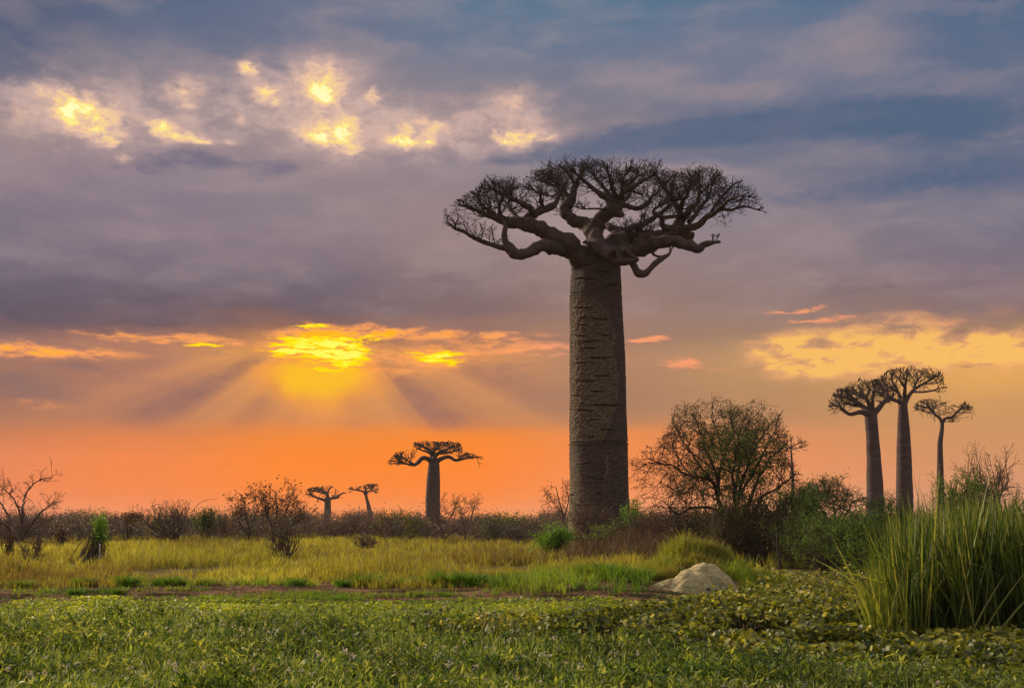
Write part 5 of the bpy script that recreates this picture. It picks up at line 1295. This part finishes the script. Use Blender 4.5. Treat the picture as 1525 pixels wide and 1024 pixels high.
def scr_y(Y):
    return 778 + (-pix(np.stack([Y * 0, Y, Y * 0], -1))[1] * 0) + (pix(np.stack([Y * 0, Y, Y * 0], -1))[1] - 778)


def marsh():
    r = np.random.default_rng(16)
    # spiky weeds
    n = 26000
    Y = 10.5 * (27 / 10.5) ** (r.random(n) ** 1.0); x = r.uniform(-1, 1, n) * (.5 * Y + 1.2)
    px = 762.5 + FPX * x / Y; py = scr_y(Y)
    wob = (n2(x, Y, .6, 3) - .5) * 26
    hz = hy_zone(px + wob, py + wob * .4, Y)
    k = ~hz & (py > 930 + wob * .7) & (n2(x, Y, 1.3, 9) + r.random(n) * .4 > .58)
    x, Y, py = x[k], Y[k], py[k]; m = len(x)
    bb = Buf()
    base = np.stack([x, Y, gz(x, Y)], -1)
    ht = (.05 + .36 * np.clip(n2(x, Y, 1.0, 2) * 1.8 - .4, 0, 1)) * r.uniform(.5, 1.3, m)
    tn = np.clip(n2(x, Y, .7, 21) * 1.3 - .15 + r.normal(0, .15, m), 0, 1)
    # stems
    leanv = r.normal(0, .18, (m, 3)) * np.array([1, 1, 0])
    top = base + (UP + leanv) * ht[:, None]
    prisms(bb, base, top, np.full(m, .004), np.full(m, .0025), 3, tn)
    for j in range(11):
        t = r.uniform(.15, 1.02, m)[:, None]; p0 = base + (top - base) * t
        a = r.uniform(0, 6.28, m); el = r.uniform(.1, 1.15, m)
        d = np.stack([np.cos(a) * np.cos(el), np.sin(a) * np.cos(el), np.sin(el)], -1)
        s = nrm(np.cross(d, r.normal(0, .3, (m, 3)) + UP)); L = r.uniform(.06, .14, m)[:, None]; w = L * r.uniform(.10, .2, m)[:, None]
        nn = np.cross(s, d)
        V = np.stack([p0, p0 + d * L * .45 + s * w + nn * L * .07, p0 + d * L - nn * L * .10, p0 + d * L * .45 - s * w + nn * L * .07], 1)
        kk = np.arange(m)[:, None] * 4
        bb.add(V, [kk + np.array([[0, 1, 2]]), kk + np.array([[0, 2, 3]])], np.repeat(np.clip(tn + r.normal(0, .25, m), 0, 1), 4))
    # thin grass shooting through
    n = 95000; Y2 = 10.5 * (25 / 10.5) ** r.random(n); x2 = r.uniform(-1, 1, n) * (.5 * Y2 + 1.2); px2 = 762.5 + FPX * x2 / Y2; py2 = scr_y(Y2)
    k = ~hy_zone(px2, py2 + 4, Y2) & (py2 > 925) & (n2(x2, Y2, .9, 13) + r.random(n) * .4 > .60); x2, Y2 = x2[k], Y2[k]
    blades(bb, np.stack([x2, Y2, gz(x2, Y2)], -1), r.uniform(.12, .38, len(x2)), .010, .5, np.clip(r.normal(.62, .28, len(x2)), 0, 1), r)
    # dead brown stalks lying in patches
    n = 9000; Y3 = 10.8 * (26 / 10.8) ** r.random(n); x3 = r.uniform(-1, 1, n) * (.5 * Y3 + 1.2); k = (n2(x3, Y3, .55, 90) + r.random(n) * .12 > .70); x3, Y3 = x3[k], Y3[k]
    dead = Buf(); blades(dead, np.stack([x3, Y3, gz(x3, Y3) + .04], -1), r.uniform(.12, .3, len(x3)), .012, 1.6, None, r)
    tag(dead.build('dead_stalks', M['dry_grass']), 'brown dead stalks lying in patches among the marsh weeds', 'stalks', kind='stuff')
    tag(bb.build('marsh_weeds', M['weed']), 'low carpet of spiky green marsh weeds filling the foreground', 'weeds', kind='stuff')
    # small round floating leaves in the band below the bank
    bb = Buf(); n = 170000
    Y = r.uniform(18.5, 30, n); x = r.uniform(-1, 1, n) * (.5 * Y + 1.5); px = 762.5 + FPX * x / Y; py = scr_y(Y)
    edge = 26.5 + 1.4 * (n2(x, x * 0 + 1, .2, 4) - .5) * 2 - np.clip((980 - px) / 300, 0, 1) * 1.3
    k = (Y < edge + 1.6) & (n2(x, Y * 1.5, .9, 17) + r.random(n) * .5 > np.where(Y > edge, .93, np.where(Y > 24.6, .74, .5))) & ~hy_zone(px, py, Y); x, Y = x[k], Y[k]; m = len(x)
    c = np.stack([x, Y, gz(x, Y) + r.uniform(.03, .12, m)], -1)
    round_leaves(bb, c, r.uniform(.028, .06, m), .4, np.clip(n2(x, Y, .5, 8) * 1.1 + r.normal(0, .2, m) - .05, 0, 1), r, 6)
    tag(bb.build('floating_leaves', M['pad']), 'flat band of small bright round leaves floating below the dirt strip', 'leaves', kind='stuff')
    # tall round-leaved plants on the right
    bb = Buf(); n = 90000
    Y = 10.5 * (40 / 10.5) ** r.random(n); x = r.uniform(-.25, 1, n) * (.5 * Y + 1.8); px = 762.5 + FPX * x / Y; py = scr_y(Y)
    wob = (n2(x, Y, .8, 5) - .5) * 24
    k = (hy_zone(px + wob, py + wob * .5, Y) | ((px > 1120 + wob) & (py > 862) & (py < 915))) & (n2(x, Y * .6, 1.5, 30) + r.random(n) * .3 > .56); x, Y, px, py = x[k], Y[k], px[k], py[k]; m = len(x)
    hmax = .05 + .50 * np.clip(n2(x * .7, Y, .9, 15) * 1.7 - .35, 0, 1)
    ht = hmax * r.uniform(.45, 1.1, m)
    g = gz(x, Y); c = np.stack([x, Y, g + ht], -1)
    ln = r.normal(0, .05, (m, 2)); b0 = np.stack([x + ln[:, 0], Y + ln[:, 1], g], -1)
    sel = r.random(m) < .6
    prisms(bb, b0[sel], c[sel], np.full(sel.sum(), .004), np.full(sel.sum(), .003), 3, np.full(sel.sum(), .15))
    round_leaves(bb, c, r.uniform(.03, .062, m), .6, np.clip(n2(x, Y, .6, 8) * 1.0 + r.normal(0, .25, m) - .14, 0, 1), r, 8)
    tag(bb.build('round_leaf_plants', M['hyacinth']), 'thick bed of taller olive round-leaved marsh plants at the lower right', 'water plants', kind='stuff')
    # pale flower heads
    bb = Buf(); n = 1000; Y = 11 * (24 / 11) ** r.random(n); x = r.uniform(-1, .75, n) * (.5 * Y + 1); px = 762.5 + FPX * x / Y; py = scr_y(Y)
    k = ~hy_zone(px, py, Y) & (py > 925) & (n2(x, Y, .7, 44) > .42); x, Y = x[k], Y[k]
    for i in range(len(x)):
        q = r.integers(6, 14); c = np.array([x[i], Y[i], float(gz(x[i], Y[i])) + r.uniform(.18, .32)]); leaves(bb, c + r.normal(0, .013, (q, 3)), .028, None, r, ratio=.9)
    tag(bb.build('small_flowers', M['petal']), 'tiny pale pinkish flower heads sprinkled over the marsh weeds', 'flowers', kind='stuff')


def round_leaves(bb, c, rad, tilt, tint, r, k):
    m = len(c)
    nn = nrm(r.normal(0, tilt, (m, 3)) + UP); u = nrm(np.cross(nn, r.normal(0, 1, (m, 3)))); v = np.cross(nn, u)
    a = np.arange(k) * 2 * math.pi / k; rr = 1 + .12 * np.cos(a * 1.0)
    cup = r.uniform(-.15, .45, m)[:, None, None]
    ring = c[:, None] + (u[:, None] * (np.cos(a) * rr)[None, :, None] + v[:, None] * (np.sin(a) * rr * .86)[None, :, None]) * rad[:, None, None] + nn[:, None] * rad[:, None, None] * cup
    V = np.concatenate([c[:, None], ring], 1)
    j = np.arange(k); F = np.stack([j * 0, j + 1, (j + 1) % k + 1], -1)
    F = (np.arange(m)[:, None, None] * (k + 1) + F[None]).reshape(-1, 3)
    bb.add(V, [F], np.repeat(tint, k + 1))


marsh()


def strap(bb, base, tip, sag, w, r, tint, n=7):
    """one long reed leaf as a folded ribbon"""
    t = np.linspace(0, 1, n)[:, None]; d = tip - base
    c = base + d * t + np.array([0, 0, 1]) * (sag * np.sin(t * math.pi * .5) * (1 - t)) + sag * np.array([d[0], d[1], 0]) * (t ** 2 - t) * .6
    T = nrm(np.gradient(c, axis=0)); a = r.uniform(0, 6.28); ref = np.array([math.cos(a), math.sin(a), .1])
    s = nrm(np.cross(T, ref)); nn = np.cross(s, T); ww = (w * np.array([.55, .8, 1, .95, .8, .5, .05])[:n])[:, None]
    V = np.concatenate([c - s * ww * .5, c + nn * ww * .18, c + s * ww * .5]); i = np.arange(n - 1)
    F = np.concatenate([np.stack([i, i + 1, i + 1 + n, i + n], -1), np.stack([i + n, i + n + 1, i + 1 + 2 * n, i + 2 * n], -1)])
    bb.add(V, [F], tint)


def reeds():
    r = np.random.default_rng(17); bb = Buf()
    cl = [(r.uniform(1294, 1640), r.uniform(17.2, 21.8), r.uniform(.84, 1.1), r.normal(0, .10), r.uniform(.15, .75)) for _ in range(300)]
    for k in range(7500):
        cpx, cY, ch, cln, ct = cl[r.integers(0, len(cl))]
        Y = cY + r.normal(0, .07); px = cpx + r.normal(0, 4.5)
        if px < 1322 and r.random() < .45: continue
        x = (px - 762.5) / FPX * Y; z = float(gz(x, Y)); base = np.array([x, Y, z])
        tp = np.interp(px, [1290, 1310, 1340, 1380, 1420, 1460, 1525, 1640], [850, 790, 752, 742, 736, 742, 732, 720]) + abs(r.normal(0, 20)) - 6
        h = (P(px, tp, Y)[2] - z) * ch * (1 - .5 * r.random() ** 2.5)
        wild = r.random() < .2
        ln = (cln + r.normal(0, .38 if wild else .12)) * h; tip = base + np.array([ln, r.normal(0, .14) * h, h * (r.uniform(.5, .95) if wild else 1)])
        tn = float(np.clip(ct + r.normal(0, .24), 0, 1)) if r.random() < .93 else 1.0
        strap(bb, base, tip, r.uniform(.2, .9) if wild else r.uniform(-.05, .3), r.uniform(.012, .034), r, tn)
    for (x0, y0, x1, y1) in [(1302, 890, 1212, 832), (1310, 900, 1240, 800), (1320, 930, 1285, 878), (1310, 925, 1282, 900), (1450, 945, 1540, 835), (1436, 945, 1500, 850), (1470, 940, 1560, 860), (1490, 830, 1540, 805),
                             (1455, 940, 1425, 800), (1395, 945, 1385, 740), (1440, 945, 1470, 830), (1352, 946, 1370, 700), (1380, 946, 1400, 690), (1400, 946, 1360, 700), (1420, 946, 1478, 690), (1450, 946, 1442, 672), (1462, 946, 1490, 676), (1365, 946, 1352, 720), (1330, 930, 1304, 845), (1340, 935, 1262, 862), (1490, 940, 1470, 800)]:
        Y = 17.1; b0 = P(x0, y0, Y); b0[2] = max(b0[2] if y0 < 900 else 0, 0); strap(bb, b0, P(x1, y1, Y), .12, .03, r, float(r.uniform(.55, 1)))
    tag(bb.build('reed_bed', M['reed']), 'tall dense clump of green reeds standing at the right edge of the marsh', 'reeds', kind='stuff')
    # bright flopped reeds along the left skirt
    bb = Buf()
    for k in range(420):
        px = r.uniform(1278, 1345); Y = r.uniform(17.0, 18.6); x = (px - 762.5) / FPX * Y; z = float(gz(x, Y)); h = r.uniform(.4, 1.35)
        strap(bb, np.array([x, Y, z]), np.array([x + r.normal(-.12, .2) * h, Y + r.normal(-.1, .15), z + h]), .2, r.uniform(.014, .026), r, float(r.uniform(.5, 1)))
    tag(bb.build('reed_skirt', M['reed']), 'lighter yellow-green reeds on the left skirt of the reed clump', 'reeds', kind='stuff')


reeds()

# ------------------------------------------------------------------ birds on the left tall baobab
def bird(px, py, s, face, label):
    Y = 153.2; p = P(px, py, Y); root = thing('bird', p, label, 'bird', 'dark birds perched on the tall baobab')
    f = face
    path = [(-.34 * f, -.16, .02), (-.22 * f, -.02, .05), (-.10 * f, .12, .12), (0, .28, .15), (.07 * f, .42, .12), (.10 * f, .52, .065), (.13 * f, .60, .075), (.17 * f, .64, .06), (.23 * f, .635, .022), (.29 * f, .61, .008)]
    q = np.array([(p[0] + a * s, Y, p[2] + b_ * s, c * s) for a, b_, c in path]); c = spline(q, 40); bb = Buf(); tube(bb, c[:, :3], np.maximum(c[:, 3], .005), 12); bb.build('body', M['dark_wood'], root, smooth=True)
    for d in (-.05, .05):
        bb = Buf(); w = np.array([(p[0] + a * s, Y + d * 2.4 * s, p[2] + b_ * s, c_ * s) for a, b_, c_ in [(.05 * f, .40, .03), (-.03 * f, .24, .055), (-.16 * f, .06, .04), (-.28 * f, -.08, .01)]]); w = spline(w, 18)
        tube(bb, w[:, :3], np.maximum(w[:, 3], .004), 8); bb.build('wing', M['dark_wood'], root, smooth=True)
        bb = Buf(); tube(bb, np.array([(p[0] + .0, Y + d * s, p[2] + .16 * s), (p[0], Y + d * s, p[2] + .05 * s), (p[0] + .02 * s * f, Y + d * s, p[2] - .06 * s)]), np.array([.02, .014, .012]) * s, 5); bb.build('leg', M['dark_wood'], root)


bird(1279.5, 568, .95, 1, 'dark bird perched upright on the topmost twigs of the left tall baobab')
bird(1300, 572, .8, -1, 'smaller dark bird among the twigs where the left and middle tall baobab crowns meet')

# ------------------------------------------------------------------ evening haze
def haze():
    m = bpy.data.materials.new('evening_haze'); m.use_nodes = True; t = m.node_tree; t.nodes.clear()
    v = t.nodes.new('ShaderNodeVolumePrincipled'); v.inputs['Color'].default_value = (.93, .84, .80, 1); v.inputs['Density'].default_value = HAZE
    v.inputs['Anisotropy'].default_value = .1
    o = t.nodes.new('ShaderNodeOutputMaterial'); t.links.new(v.outputs[0], o.inputs['Volume'])
    b = Buf(); x, y0, y1, z0, z1 = 2050, -80, 2050, -1.5, 28.5
    V = [(-x, y0, z0), (x, y0, z0), (x, y1, z0), (-x, y1, z0), (-x, y0, z1), (x, y0, z1), (x, y1, z1), (-x, y1, z1)]
    b.add(V, [np.array([(3, 2, 1, 0), (4, 5, 6, 7), (0, 1, 5, 4), (1, 2, 6, 5), (2, 3, 7, 6), (3, 0, 4, 7)])])
    tag(b.build('haze', m), 'thin warm evening haze over the plain', 'haze', kind='stuff')


HAZE = .0001
haze()
